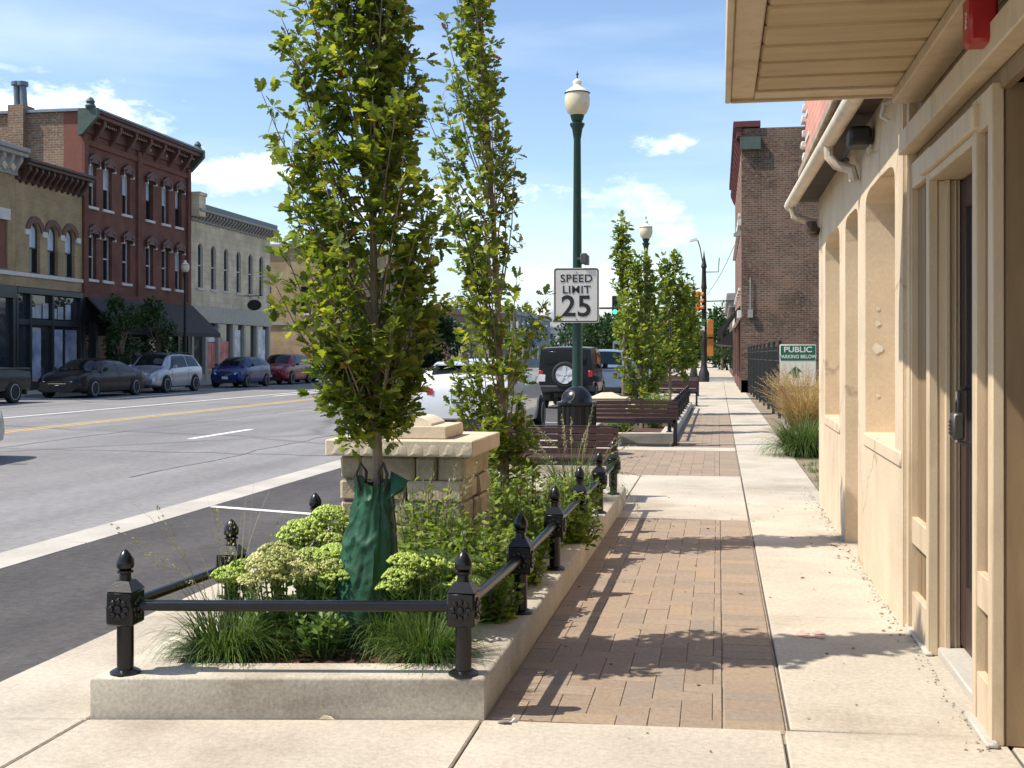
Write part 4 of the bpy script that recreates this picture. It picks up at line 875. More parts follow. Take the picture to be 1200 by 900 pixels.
# ------------------------------------------------------------------ planters
def rnd_ring(outer, w):
    return inset(outer, w)
def curb(mb, outer, wdt, z):
    o = [Vector(p) for p in outer]; o2 = inset(outer, .012); i2 = inset(outer, wdt - .008); i1 = inset(outer, wdt); n = len(o)
    rings = [[(p.x, p.y, -.05) for p in o], [(p.x, p.y, z - .012) for p in o], [(p.x, p.y, z) for p in o2], [(p.x, p.y, z) for p in i2], [(p.x, p.y, z - .008) for p in i1], [(p.x, p.y, -.02) for p in i1]]
    vs = sum(rings, []); fs = []
    for r in range(5):
        for i in range(n): k = (i + 1) % n; fs.append((r * n + i, r * n + k, (r + 1) * n + k, (r + 1) * n + i))
    mb.add(vs, fs)
P1 = [(-2.51, 4.41), (-.935, 4.675), (-.905, 11.70), (-2.47, 11.70)]
t = thing('planter', 'long concrete-kerbed planter bed with railing and young oaks in the foreground', 'planter', (-1.7, 8, 0))
q = MB(); curb(q, P1, .235, .165); q.build('kerb', concrete2, t, world=True, ang=60)
ins = inset(P1, .2); nx, ny = 26, 90; V = []; rng = np.random.default_rng(2)
q = MB(); vs = []
for j in range(ny + 1):
    for i in range(nx + 1):
        a = ins[0].lerp(ins[3], j / ny); b = ins[1].lerp(ins[2], j / ny); p = a.lerp(b, i / nx); e = min(i, nx - i) / nx
        vs.append((p.x, p.y, .085 + .05 * min(1, e * 5) + rng.normal(0, .006)))
q.add(vs, [(j * (nx + 1) + i, j * (nx + 1) + i + 1, (j + 1) * (nx + 1) + i + 1, (j + 1) * (nx + 1) + i) for j in range(ny) for i in range(nx)]); q.build('soil', soilm, t, world=True)
n = 5200; a = np.array([list(p) for p in ins]); uu, vv = rng.uniform(0.02, .98, n), rng.uniform(0, 1, n) ** 1.5
P = (a[0] * (1 - uu)[:, None] + a[1] * uu[:, None]) * (1 - vv)[:, None] + (a[3] * (1 - uu)[:, None] + a[2] * uu[:, None]) * vv[:, None]
P = np.c_[P, .125 + rng.uniform(-.02, .02, n)]; D = rng.normal(size=(n, 3)) * [1, 1, .35]
V, Fq = leaf_cards(P, D, rng.uniform(.02, .06, n), rng, [(0, .1), (.3, .22), (.8, .18), (1, .08)], .1)
o = npmesh('mulch', V, Fq, mulchm); tag(o, kind='stuff')

def post_parts(par, loc):
    q = MB(); q.lathe([(.034, .015), (.034, .22)], (0, 0, 0), 14); q.box(-.058, -.058, .205, .058, .058, .345, .008)
    q.hull([(-.058, -.058, .345), (.058, -.058, .345), (.058, .058, .345), (-.058, .058, .345), (-.03, -.03, .385), (.03, -.03, .385), (.03, .03, .385), (-.03, .03, .385)])
    q.lathe([(.026, .383), (.024, .41), (.034, .416), (.034, .424), (.02, .43)], (0, 0, 0), 14)
    p = q.build('post', blackm, par); p.location = loc
    q = MB(); q.lathe([(.062, .0), (.062, .01), (.045, .02), (.036, .022)], (0, 0, 0), 20); q.build('base_plate', blackm, p)
    q = MB(); q.lathe([(.018, .426), (.034, .436), (.0375, .45), (.035, .468), (.022, .492), (.008, .508), (0, .512)], (0, 0, 0), 16); q.build('finial', blackm, p)
    q = MB()
    for ax, sg in (('x', 1), ('x', -1), ('y', 1), ('y', -1)):
        for k in range(9):
            a = 2 * math.pi * k / 8; r = 0 if k == 8 else .033
            u, z = r * math.cos(a), .275 + r * math.sin(a)
            c = (sg * .060, u, z) if ax == 'x' else (u, sg * .060, z); q.ball(c, .0135 if k < 8 else .017, (.6, 1, 1) if ax == 'x' else (1, .6, 1), 8)
    q.build('rosette', blackm, p)
    return p
t = thing('planter_railing', 'black iron railing with acorn-topped posts around the foreground planter', 'railing', (-1.7, 8, .163))
lp = [(-2.405, 4.50), (-2.34, 5.42), (-2.31, 6.55)]; rp = [(-1.03, 4.72), (-.99, 5.90), (-.985, 7.14), (-.98, 8.4), (-.975, 9.75), (-.975, 11.1)]
p0 = None
for x, y in lp + rp:
    if p0 is None: p0 = post_parts(t, (x + 1.7, y - 8, 0))
    else:
        c = p0.copy(); COL.objects.link(c); c.parent = t; c.location = (x + 1.7, y - 8, 0)
        for ch in p0.children: k = ch.copy(); COL.objects.link(k); k.parent = c
for (a, b) in [(lp[0], rp[0])] + list(zip(lp, lp[1:])) + list(zip(rp, rp[1:])):
    q = MB(); a, b = Vector((*a, .443)), Vector((*b, .443)); dd = (b - a).normalized() * .055; q.tube([a + dd, b - dd], .0235, 12); q.build('rail', blackm, t, world=True)

# ---- stone pier with carved stone on it
t = thing('stone_pier', 'square limestone pier with cut stone cap at the edge of the planter', 'pier', (-1.88, 7.25, 0))
x0, x1, y0, y1 = -2.27, -1.50, 6.88, 7.62
q = MB(); q.box(x0 + .03, y0 + .03, 0, x1 - .03, y1 - .03, .867); q.build('core', mortar, t, world=True)
q = MB(); z = .0; rr = random.Random(5)
for hgt in (.15, .13, .17, .14, .13, .145):
    for side in range(4):
        u = x0 if side in (0, 2) else y0; end = x1 if side in (0, 2) else y1
        while u < end - .01:
            l_ = rr.choice([.14, .2, .28, .33]); v = end if end - (u + l_) < .12 else u + l_
            o = rr.uniform(-.004, .018); b_ = .014
            if side == 0: bx = (u + .004, y0 - o, z + .004, v - .004, y0 + .12, z + hgt - .004)
            elif side == 2: bx = (u + .004, y1 - .12, z + .004, v - .004, y1 + o, z + hgt - .004)
            elif side == 1: bx = (x1 - .12, u + .004 + (.004 if u == y0 else 0), z + .004, x1 + o, v - .004, z + hgt - .004)
            else: bx = (x0 - o, u + .004, z + .004, x0 + .12, v - .004, z + hgt - .004)
            s0 = len(q.v); q.box(*bx, b_)
            q.v[s0:] = [(X + rr.uniform(-.005, .005), Y + rr.uniform(-.005, .005), Z + rr.uniform(-.003, .003)) for X, Y, Z in q.v[s0:]]
            u = v
    z += hgt
q.build('stone_courses', stone, t, world=True, ang=25)
q = MB(); vs = []; q.box(x0 - .07, y0 - .07, .868, x1 + .07, y1 + .07, .965, .006)
cp = q
for i in range(9):
    u = x0 - .03 + i * .098; cp.hull([(u, y0 - .071, .878), (u + .08, y0 - .071, .872), (u + .07, y0 - .071, .93), (u + .03, y0 - .071, .945), (u + .03, y0 - .078, .89), (u + .055, y0 - .079, .91)])
cp.build('cap', stonecap, t, world=True, ang=30)
q = MB(); q.box(x0 - .12, y0 - .1, -.02, x0 + .05, y0 + .1, .42, .03); q.build('plinth', stonecap, t, world=True)
t = thing('carved_stone', 'carved open-book stone on a slab on top of the limestone pier', 'carving', (-1.86, 7.2, .967))
q = MB(); q.box(-.36, -.27, 0, .24, .22, .075, .006); q.build('slab', stonecap, t)
q = MB()
for sg, xc, w_ in ((-1, -.16, .16), (1, .02, .17)):
    pr = []; K = 10
    for k in range(K + 1):
        f = k / K; pr.append((xc + sg * w_ * f - sg * .06, .075 + .018 + .032 * math.sin(f * math.pi * .95 + .25) * (1.1 if sg > 0 else .8)))
    pr = pr + [(pr[-1][0], .076), (pr[0][0], .076)]
    q.prism(pr, 'y', -.19, .16)
q.build('book', M('pale_cut_stone', (0.66, 0.59, 0.46), .85, .08, 8, .2), t, ang=30)

# ---- watering bag, trees
def tree(name, label, base, hgt, prof, nl, nlimb, leafsz, mat, seed, trunk_r=.03, shape=OAK, lean=(0, 0), group=None, zmin=None, cl=7, axis_c=None, droop=.2):
    """prof: list of (z, left, right) reach of the crown either side of the trunk, along the lens' horizontal and alike in depth"""
    rng = np.random.default_rng(seed); rr = random.Random(seed); t = thing(name, label, 'tree', base, 0, group)
    prof = sorted(prof); zs = [p[0] for p in prof]
    def ext(z): return float(np.interp(z, zs, [p[1] for p in prof])), float(np.interp(z, zs, [p[2] for p in prof]))
    cx = lambda z: lean[0] * (z / hgt) ** 1.5; cy = lambda z: lean[1] * (z / hgt) ** 1.5
    tb = MB(); K = 14; pth = []; rad_ = []
    for k in range(K + 1):
        z = hgt * k / K; pth.append((cx(z) * 1.0 + rr.gauss(0, .006) * (k > 1), cy(z) + rr.gauss(0, .006) * (k > 1), z)); rad_.append(trunk_r * (1 - .86 * (k / K)) + (.25 * trunk_r if k == 0 else 0))
    tb.tube(pth, rad_, 9)
    P = []; D = []; S = []; zlo, zhi = zs[0], zs[-1]
    def rosette(c, d, m, s):
        for _ in range(m):
            v = Vector((d.x + rr.gauss(0, .75), d.y + rr.gauss(0, .75), d.z * .7 + rr.gauss(0, .55) + .15)); P.append(tuple(c + v.normalized() * s * .12)); D.append(tuple(v)); S.append(s * rr.uniform(.42, 1.3))
    per = max(1, nl // nlimb)
    for i in range(nlimb):
        ze = zlo + (zhi - zlo) * ((i + rr.random()) / nlimb) ** .92
        zsn = max(zlo * 1.04, ze - rr.uniform(.18, .34) * (zhi - zlo) * .8 - .12)
        if zsn > ze - .03: zsn = ze - .04
        th = rr.uniform(0, 2 * math.pi) if rr.random() > .35 else rr.choice([0.0, math.pi]) + rr.gauss(0, .5)
        l_, r_ = ext(ze); co_ = math.cos(th); reach = (abs(r_) if co_ > 0 else abs(l_)); dep = .5 * (abs(l_) + abs(r_)); k_ = rr.uniform(.2, 1.0) ** .55
        off = (r_ if co_ > 0 else l_)
        hx = co_ * off * k_ ; hy = math.sin(th) * dep * k_
        wx, wy = hx * CS - hy * SN, hx * SN + hy * CS
        a = Vector((cx(zsn), cy(zsn), zsn)); e = Vector((cx(ze) + wx, cy(ze) + wy, ze)); mid = a.lerp(e, .5) + Vector((wx * .18, wy * .18, -.04 * (ze - zsn)))
        pts = []; 
        for k in range(6):
            f = k / 5; p = a * (1 - f) ** 2 + mid * 2 * f * (1 - f) + e * f * f; pts.append(p + Vector((rr.gauss(0, .006), rr.gauss(0, .006), 0)) * (k > 0))
        r0 = trunk_r * .2 * (1 - .5 * zsn / hgt); tb.tube(pts, [r0 * (1 - .8 * k / 5) + .0012 for k in range(6)], 5, False)
        nt_ = max(2, per // cl)
        for j in range(nt_):
            f = .3 + .7 * ((j + rr.random()) / nt_); kk = min(4, int(f * 5)); g = f * 5 - kk; c = pts[kk].lerp(pts[kk + 1], g); dv = (pts[kk + 1] - pts[kk]).normalized()
            sd = Vector((rr.gauss(0, 1), rr.gauss(0, 1), rr.gauss(.4, .6))).normalized(); tw_ = (dv * .5 + sd).normalized() * rr.uniform(.3, 1.4) * leafsz * 1.5
            if j == nt_ - 1: tw_ = dv * leafsz * .5; c = pts[-1]
            if rr.random() < .5: tb.tube([c, c + tw_], [.0025, .0012], 3, False)
            rosette(c + tw_, tw_.normalized(), cl, leafsz)
            if rr.random() < .6: rosette(c + tw_ * .4, sd, cl // 2, leafsz * .9)
    tb.build('trunk', bark, t)
    V, Fq = leaf_cards(P, D, S, rng, shape, .22, droop); npmesh('crown', V, Fq, mat, t)
    return t
def prof_px(rows, d, tx): return [(CAMZ + (HOR - y) / F * d, (tx - xl) / F * d, (xr - tx) / F * d) for y, xl, xr in rows]
def cam2w(px, d): v = ray(px, HOR); return v * d
b = cam2w(445, 5.55); d1 = 5.55
pr = [(z, l, r) for z, l, r in prof_px([(-220, 425, 440), (-150, 405, 455), (-70, 378, 472), (0, 352, 482), (50, 326, 490), (100, 320, 496), (150, 310, 502), (200, 308, 508), (250, 306, 520), (300, 310, 534), (340, 322, 536), (380, 334, 528), (420, 354, 510), (450, 382, 498), (480, 392, 490), (515, 415, 476)], d1, 443)]
pr = [(z - .1, l, r) for z, l, r in pr]
tree('oak_tree', 'young columnar oak with the green watering bag at its foot', (b.x, b.y, .1), 3.85, pr, 13000, 118, .062, oakleaf, 21, .030, group=None, lean=(-.09, 0))
b2 = cam2w(592, 8.9); d2 = 8.9
pr = [(z - .1, l, r) for z, l, r in prof_px([(-70, 525, 560), (-30, 515, 570), (0, 510, 575), (40, 520, 570), (70, 512, 580), (100, 505, 592), (150, 502, 612), (200, 515, 622), (250, 522, 630), (300, 538, 640), (345, 535, 645), (400, 522, 632), (450, 520, 622), (500, 545, 618), (560, 570, 610)], d2, 580)]
tree('oak_tree', 'thinner sparse young oak rising behind the stone pier', (b2.x, b2.y, .1), 4.4, pr, 6600, 64, .068, oakleaf2, 9, .040, lean=(-.22, -.05))

t = thing('watering_bag', 'crinkled green watering bag wrapped round the nearest tree trunk', 'watering bag', (b.x - .02, b.y, .1))
from mathutils import noise as mnoise
vs = []; fs = []; nr, nh = 90, 64
for j in range(nh + 1):
    f = j / nh; z = .79 * f; r0 = float(np.interp(f, [0, .05, .25, .5, .7, .85, .95, 1], [.20, .215, .19, .145, .115, .096, .085, .095]))
    for i in range(nr):
        a = 2 * math.pi * i / nr; ca, sa = math.cos(a), math.sin(a)
        pleat = -.17 * f ** 1.3 * (1 - abs(math.sin(2.5 * a + 1.6 + .9 * f))) ** 1.6 - .06 * (1 - abs(math.sin(5.5 * a - 2 * f))) ** 3
        pv_ = Vector((ca * 1.1, sa * 1.1, f * 3.2)); rd = (1 - abs(mnoise.noise(pv_ * 1.5 + Vector((3, 1, 0)))) * 2.2); rd2 = 1 - abs(mnoise.noise(pv_ * 3.4)) * 2
        cr = .014 * max(0, rd) ** 3 * (.25 + min(1, max(0, (f - .2) * 2.2))) + .007 * max(0, rd2) ** 3
        r = r0 * (1 + pleat) + cr - .006
        vs.append((r * ca - .075 * (1 - f) ** 1.2, r * .85 * sa, z + (.02 * math.sin(2 * a + 1) + .006 * math.sin(5 * a)) * max(0, f - .85) / .15))
for j in range(nh):
    for i in range(nr): k = (i + 1) % nr; fs.append((j * nr + i, j * nr + k, (j + 1) * nr + k, (j + 1) * nr + i))
q = MB(); q.add(vs, fs); q.build('bag', bagm, t, ang=60)
q = MB()
for k in range(nh): f = k / nh; i0 = int(nr * .93); q.hull([Vector(vs[k * nr + i0]) * 1.02, Vector(vs[k * nr + i0 + 1]) * 1.02, Vector(vs[(k + 1) * nr + i0]) * 1.02, Vector(vs[(k + 1) * nr + i0 + 1]) * 1.02]) if False else q.poly(*[(v[0] * 1.02, v[1] * 1.02, v[2]) for v in (vs[k * nr + i0], vs[k * nr + i0 + 1], vs[(k + 1) * nr + i0 + 1], vs[(k + 1) * nr + i0])])
q.build('seam', blackmat, t)
for sx in (-1, 1):
    q = MB(); q.tube([(sx * .06, -.06, .74), (sx * .075, -.065, .82), (sx * .055, -.06, .87), (sx * .03, -.05, .83), (sx * .035, -.05, .75)], .008, 6); q.build('strap', blackmat, t)
q = MB(); q.hull([(.07, -.05, .7), (.15, -.06, .74), (.17, -.04, .79), (.08, -.02, .83), (.1, -.09, .72), (.15, -.08, .76)]); q.build('flap', bagm, t)

# ---- bed plants
def sedum(label, x, y, heads, pink, seed, nst=14, h=.42, r=.2, hr=.062):
    rng = np.random.default_rng(seed); rr = random.Random(seed); t = thing('sedum', label, 'plant', (x, y, .12), 0, 'sedums in the planter')
    st = MB(); hd = MB(); P = []; D = []; S = []
    for i in range(nst):
        a = rr.uniform(0, 6.28); q = r * math.sqrt(rr.random()); e = Vector((q * math.cos(a), q * math.sin(a), h * rr.uniform(.78, 1.08) * (1 - .25 * q / r))); s0 = Vector((e.x * .35, e.y * .35, 0)); m = s0.lerp(e, .5) + Vector((e.x * .15, e.y * .15, .02))
        pts = [s0, s0.lerp(m, .6), m, m.lerp(e, .5), e]; st.tube(pts, [.006, .0055, .005, .0045, .004], 5, False)
        for k in range(13):
            f = .12 + .82 * k / 13; j = min(3, int(f * 4)); c = pts[j].lerp(pts[j + 1], f * 4 - j); aa = k * 2.4 + a; P.append(tuple(c)); D.append((math.cos(aa), math.sin(aa), .55 + rr.gauss(0, .2))); S.append(rr.uniform(.045, .078) * (1.1 - .5 * f))
        if i < heads:
            R_ = hr * rr.uniform(.75, 1.3)
            for k in range(130):
                ph = math.acos(1 - rr.random() * .92); th = rr.uniform(0, 6.28); c = e + Vector((R_ * math.sin(ph) * math.cos(th), R_ * math.sin(ph) * math.sin(th), R_ * .5 * math.cos(ph) + .01))
                s = R_ * rr.uniform(.085, .15); hd.add([c + Vector(v) * s for v in ((1, 0, 0), (-1, 0, 0), (0, 1, 0), (0, -1, 0), (0, 0, 1), (0, 0, -1))], [(0, 2, 4), (2, 1, 4), (1, 3, 4), (3, 0, 4), (2, 0, 5), (1, 2, 5), (3, 1, 5), (0, 3, 5)])
            for k in range(7):
                a2 = k * .9; hd.tube([e - Vector((0, 0, .04)), e + Vector((R_ * .6 * math.cos(a2), R_ * .6 * math.sin(a2), .01))], .0022, 3, False)
    st.build('stem', sedleaf, t)
    if heads: hd.build('flower_head', pink, t, smooth=False)
    V, Fq = leaf_cards(P, D, S, rng, OVAL, .15, .1); npmesh('leaves', V, Fq, sedleaf, t)
    return t
sedum('low sedum with blush flower heads near the front rail, left of the watering bag', -1.92, 5.14, 14, sedpink, 1, 30, .45, .22, .078)
sedum('green sedum with pale domed heads beside the pier plinth', -2.02, 5.95, 14, sedgreen, 2, 30, .52, .23, .085)
sedum('bright green sedum just behind the right corner post of the railing', -1.32, 5.34, 13, sedgreen, 3, 28, .43, .2, .075)
sedum('small sedum with a lone lime head beside the second left post', -2.2, 5.2, 5, sedgreen, 4, 9, .42, .1, .066)
sedum('broad-leaved flowerless sedum behind the middle of the front rail', -1.73, 4.99, 0, sedgreen, 5, 14, .27, .11)
sedum('yellow-green sedum between the two clumps left of the watering bag', -1.80, 5.42, 10, sedgreen, 6, 22, .43, .18, .07)
def grass(label, x, y, n, rb, l0, l1, lean, seed, wid=.0024, plume=0, curl=.8): return grass_clump('grass_clump', label, 'ornamental grass', (x, y, .11), n, rb, l0, l1, lean, wid, grassl, seed, curl, plume, stalkm, 'grass clumps in the planter')
grass('spreading grass clump at the left front corner of the planter', -2.16, 4.94, 1000, .12, .2, .46, .45, 31)
grass('upright bright grass clump beside the right corner post', -1.24, 4.98, 850, .09, .2, .38, .30, 32)
grass('fine grass tuft in front of the watering bag', -1.50, 5.22, 700, .08, .2, .42, .42, 33)
grass('grass clump behind the front rail left of the broad-leaved sedum', -1.96, 5.0, 350, .06, .12, .26, .5, 34)
grass('feathery grass with tan plumes in front of the nearest bench', -1.3, 10.6, 700, .16, .35, .7, .3, 35, .0026, 26)
grass('grass with tall tan plumes beside the pier', -1.62, 6.6, 260, .06, .4, .62, .16, 36, .002, 9, .3)
def wisps(label, x, y, n, h, seed):
    rng = np.random.default_rng(seed); t = thing('grass_stalks', label, 'ornamental grass', (x, y, .12)); V, Fq = blades(n, rng, .12, h * .7, h, .18, .0013, 8, .25)
    tips = V.reshape(n, 9, 2, 3).mean(2); P = []; D = []; S = []
    for i in range(n):
        if i % 3: continue
        for k in range(26): f = k / 26; c = tips[i, 5] * (1 - f) + tips[i, 8] * f + rng.normal(0, .009, 3); P.append(c); D.append(tips[i, 8] - tips[i, 5] + rng.normal(0, .08, 3)); S.append(.016)
    V, Fq = joinVF((V, Fq), leaf_cards(P, D, S, rng, DIAM)); npmesh('stalk', V, Fq, stalkm, t); return t
wisps('thin tan seed stalks leaning over the left rail of the planter', -2.18, 5.05, 26, .85, 41)
def shrub(label, x, y, h, r, nst, seed, lsz=.05, mat=shrubleaf, z=.12, group='leafy shrubs in the planter', npl=30):
    rng = np.random.default_rng(seed); rr = random.Random(seed); t = thing('shrub', label, 'shrub', (x, y, z), 0, group); st = MB(); P = []; D = []; S = []
    for i in range(nst):
        a = rr.uniform(0, 6.28); q = r * math.sqrt(rr.random()); e = Vector((q * math.cos(a), q * math.sin(a), h * rr.uniform(.55, 1.08) * (1 - .35 * (q / r) ** 2))); s0 = Vector((e.x * .25, e.y * .25, -.02)); m = s0.lerp(e, .55) + Vector((e.x * .2, e.y * .2, -.03))
        pts = [s0 * (1 - f) ** 2 + m * 2 * f * (1 - f) + e * f * f for f in (0, .25, .5, .75, 1)]; st.tube(pts, [.005, .0045, .004, .003, .0015], 4, False)
        for k in range(npl):
            f = .15 + .85 * (k + rr.random()) / npl; j = min(3, int(f * 4)); c = pts[j].lerp(pts[j + 1], f * 4 - j) + Vector((rr.gauss(0, .02), rr.gauss(0, .02), rr.gauss(0, .015))); aa = k * 2.4 + a; P.append(tuple(c)); D.append((math.cos(aa), math.sin(aa), .45 + rr.gauss(0, .35))); S.append(lsz * rr.uniform(.6, 1.2) * (1.15 - .4 * f))
    st.build('stem', bark, t); V, Fq = leaf_cards(P, D, S, rng, OVAL, .2, .2); npmesh('leaves', V, Fq, mat, t); return t
for i, (lab, x, y, h, r, ns) in enumerate((
    ('upright leafy shrub in front of the pier', -1.62, 6.45, .62, .22, 26), ('leafy shrub between the pier and the second right post', -1.3, 6.3, .48, .26, 30), ('leafy shrub spilling under the rail at the third right post', -1.2, 7.1, .46, .24, 30),
    ('tall leafy shrub right of the pier', -1.25, 7.9, .62, .28, 34), ('leafy shrub beside the sparse oak trunk', -1.55, 8.7, .55, .26, 26), ('leafy shrub spilling over the kerb beside the fourth right post', -1.02, 8.25, .42, .2, 26),
    ('low leafy shrub by the fifth right post', -1.15, 9.3, .48, .25, 28), ('low shrub behind the bright sedum', -1.45, 5.85, .36, .2, 20), ('leafy shrub at the far end of the planter', -1.9, 10.2, .5, .3, 26), ('leafy shrub on the road side behind the pier', -2.1, 8.6, .5, .25, 22), ('dense shrub right behind the watering bag', -1.48, 5.95, .52, .2, 22), ('bushy shrub between the bright sedum and the second right post', -1.14, 5.75, .34, .16, 20), ('dense shrub at the right front corner of the pier', -1.36, 6.75, .5, .22, 26), ('leafy shrub crowding the rail between the second and third right posts', -1.12, 6.6, .36, .17, 24))):
    shrub(lab, x, y, h, r, int(ns * 1.5), 50 + i, .056, npl=34)
t = thing('litter', 'scrap of white litter on the pavers by the planter corner', 'litter', tuple(G(591, 848, .001)))
q = MB(); q.hull([(-.03, 0, 0), (.03, .01, 0), (.01, .03, .004), (-.01, -.02, .02), (.02, -.01, .015)]); q.hull([(.02, .02, 0), (.05, .03, 0), (.03, .05, .012), (.04, .02, .015)]); q.build('scrap', whitest, t)
t = thing('litter', 'small crumpled pale litter against the front of the planter kerb', 'litter', tuple(G(382, 843, .001)))
q = MB(); q.hull([(-.03, 0, 0), (.04, .0, 0), (.0, .02, .0), (-.01, 0, .018), (.02, 0.005, .012)]); q.build('scrap', stonecap, t)

# ---- benches
def bench(label, loc, wd, rz=0.0):
    t = thing('bench', label, 'bench', loc, rz, 'slatted benches along the sidewalk')
    q = MB()
    for k in range(4): z = .45 + k * .070; yo = .20 + (z - .45) * .22; q.box(-wd / 2, yo, z, wd / 2, yo + .03, z + .060, .005)
    q.build('backrest', woodb, t)
    q = MB()
    for k in range(4): q.box(-wd / 2, -.24 + k * .105, .425, wd / 2, -.24 + k * .105 + .09, .455, .005)
    q.build('seat', woodb, t)
    q = MB(); q.box(-wd / 2 + .02, -.235, .37, wd / 2 - .02, -.2, .423); q.box(-wd / 2 + .02, .14, .37, wd / 2 - .02, .175, .423); q.build('seat_rail', blackmat, t)
    q = MB(); q.box(-wd / 2, .25, .726, wd / 2, .295, .741, .004); q.build('top_rail', blackmat, t)
    for sx in (-1, 1):
        x = sx * (wd / 2 - .03); q = MB(); q.box(x - .025, -.22, 0, x + .025, -.17, .425, .004); q.box(x - .025, .17, 0, x + .025, .22, .45, .004); q.box(x - .06, -.25, 0, x + .06, -.14, .015); q.box(x - .06, .14, 0, x + .06, .25, .015)
        q.hull([(x - .02, .2, .43), (x + .02, .2, .43), (x - .02, .235, .43), (x + .02, .235, .43), (x - .02, .28, .73), (x + .02, .28, .73), (x - .02, .305, .73), (x + .02, .305, .73)]); q.box(x - .03, -.235, .385, x + .03, .2, .42)
        q.build('leg', blackmat, t)
    return t
bench('dark slatted bench at the far end of the foreground planter', (-1.85, 11.98, 0), 1.65)
bench('dark slatted bench behind the black litter bin', (-1.62, 20.3 - .75, 0), 1.9)
bench('farther dark slatted bench past the second planter railing', (-1.5, 34.8, 0), 1.8)
bench('dark slatted bench at the far corner beneath the street trees', (-1.6, 43.5, 0), 1.8)
t = thing('litter_bin', 'black domed metal litter bin beside the second bench', 'litter bin', tuple(cam2w(676, 17.6).xy) + (0,))
q = MB(); q.lathe([(.24, .0), (.24, .05), (.27, .06), (.275, .72), (.30, .74), (.305, .78), (.27, .79)], (0, 0, 0), 24); 
for k in range(20): a = k * math.pi / 10; q.box(.278 * math.cos(a) - .012, .278 * math.sin(a) - .012, .08, .278 * math.cos(a) + .012, .278 * math.sin(a) + .012, .72)
q.build('body', blackm, t)
q = MB(); vs = []; fs = []
for j in range(9):
    ph = math.pi / 2 * j / 8
    for i in range(24): a = 2 * math.pi * i / 24; vs.append((.235 * math.cos(ph) * math.cos(a), .235 * math.cos(ph) * math.sin(a), .785 + .235 * math.sin(ph)))
for j in range(8):
    for i in range(24): k = (i + 1) % 24; fs.append((j * 24 + i, j * 24 + k, (j + 1) * 24 + k, (j + 1) * 24 + i))
q.add(vs, fs); q.build('dome', blackm, t)
nd = Vector((-.55, -.8, .42)).normalized(); qt = nd.to_track_quat('Z', 'Y'); q = MB(); K = 20
ring = []
for r, h in ((.128, .19), (.128, .214), (.108, .216), (.104, .202)): ring += [tuple(qt @ Vector((r * math.cos(2 * math.pi * i / K), r * math.sin(2 * math.pi * i / K) * .8, h)) + Vector((0, 0, .785))) for i in range(K)]
q.add(ring, [(a * K + i, a * K + (i + 1) % K, (a + 1) * K + (i + 1) % K, (a + 1) * K + i) for a in range(3) for i in range(K)] + [tuple(range(3 * K, 4 * K))]); q.build('opening', blackmat, t)

# ---- second planter
P2 = [(-2.5, 19.9), (-.76, 20.1), (-.74, 34), (-2.4, 34)]
t = thing('planter', 'farther concrete-kerbed planter with shorter railing past the litter bin', 'planter', (-1.6, 26, 0))
q = MB(); curb(q, P2, .22, .16); q.build('kerb', concrete2, t, world=True, ang=60)
i2 = inset(P2, .2); q = MB(); q.poly(*[(p.x, p.y, .11) for p in i2]); q.build('soil', soilm, t, world=True)
t = thing('planter_railing', 'farther black railing along the second planter', 'railing', (-.82, 21, .158))
pp = [(-.83, 20.4 + 1.27 * k) for k in range(11)]
for x, y in pp:
    c = p0.copy(); COL.objects.link(c); c.parent = t; c.location = (x + .82, y - 21, 0)
    for ch in p0.children: k = ch.copy(); COL.objects.link(k); k.parent = c
for a, b_ in zip(pp, pp[1:]): q = MB(); q.tube([(*a, .443), (*b_, .443)], .0235, 8); q.build('rail', blackm, t, world=True)
t = thing('stone_pier', 'small limestone pier partly hidden behind the farther planter trees', 'pier', (-2.2, 23.4, 0))
q = MB(); q.box(-.36, -.36, 0, .36, .36, .55, .02); q.build('stone_courses', stone, t); q = MB(); q.box(-.43, -.43, .55, .43, .43, .65, .01); q.build('cap', stonecap, t)
q = MB(); q.hull([(-.3, -.25, .65), (.3, -.25, .65), (.3, .25, .65), (-.3, .25, .65), (-.1, 0, .74), (.12, 0, .75)]); q.build('carving', stonecap, t)
for i, (lab, x, y, h, r, ns) in enumerate((('low green shrub under the second bench', -1.7, 21.0, .4, .3, 26), ('leafy shrub at the kerb of the farther planter', -1.2, 22.4, .5, .3, 24), ('leafy shrub round the first farther planter tree', -1.5, 24.5, .6, .4, 26), ('leafy shrub midway along the farther planter', -1.3, 27.5, .6, .4, 26), ('leafy shrub at the far end of the farther planter', -1.6, 31.5, .6, .45, 26))):
    shrub(lab, x, y, h, r, ns, 70 + i, .07, z=.1, group='leafy shrubs in the farther planter', npl=22)
def stree(label, px, d, rows, tx, nl, nlimb, ls, seed, mat=oakleaf2, h=None, z=.1):
    b = cam2w(px, d); pr = [(zz - z, l, r) for zz, l, r in prof_px(rows, d, tx)]; hh = h or max(p[0] for p in pr)
    return tree('street_tree', label, (b.x, b.y, z), hh, pr, nl, nlimb, ls, mat, seed, .04, OVAL, group='young street trees along the sidewalk', cl=6)
stree('round-shouldered young street tree in the farther planter, lamp globe showing above it', 752, 22.3, [(298, 744, 762), (330, 732, 772), (362, 732, 778), (385, 724, 780), (400, 722, 782), (440, 724, 782), (468, 736, 770)], 752, 3400, 52, .10, 61)
stree('narrow spire-topped young street tree just left of the second lamp post', 731, 24.5, [(255, 727, 734), (285, 725, 738), (310, 726, 745), (350, 728, 750), (375, 731, 752), (400, 724, 755)], 731, 1700, 30, .11, 62)
stree('denser young street tree behind the round-shouldered one', 785, 29.5, [(296, 778, 796), (330, 770, 806), (370, 765, 813), (410, 768, 815), (440, 775, 810)], 787, 2900, 48, .13, 63)
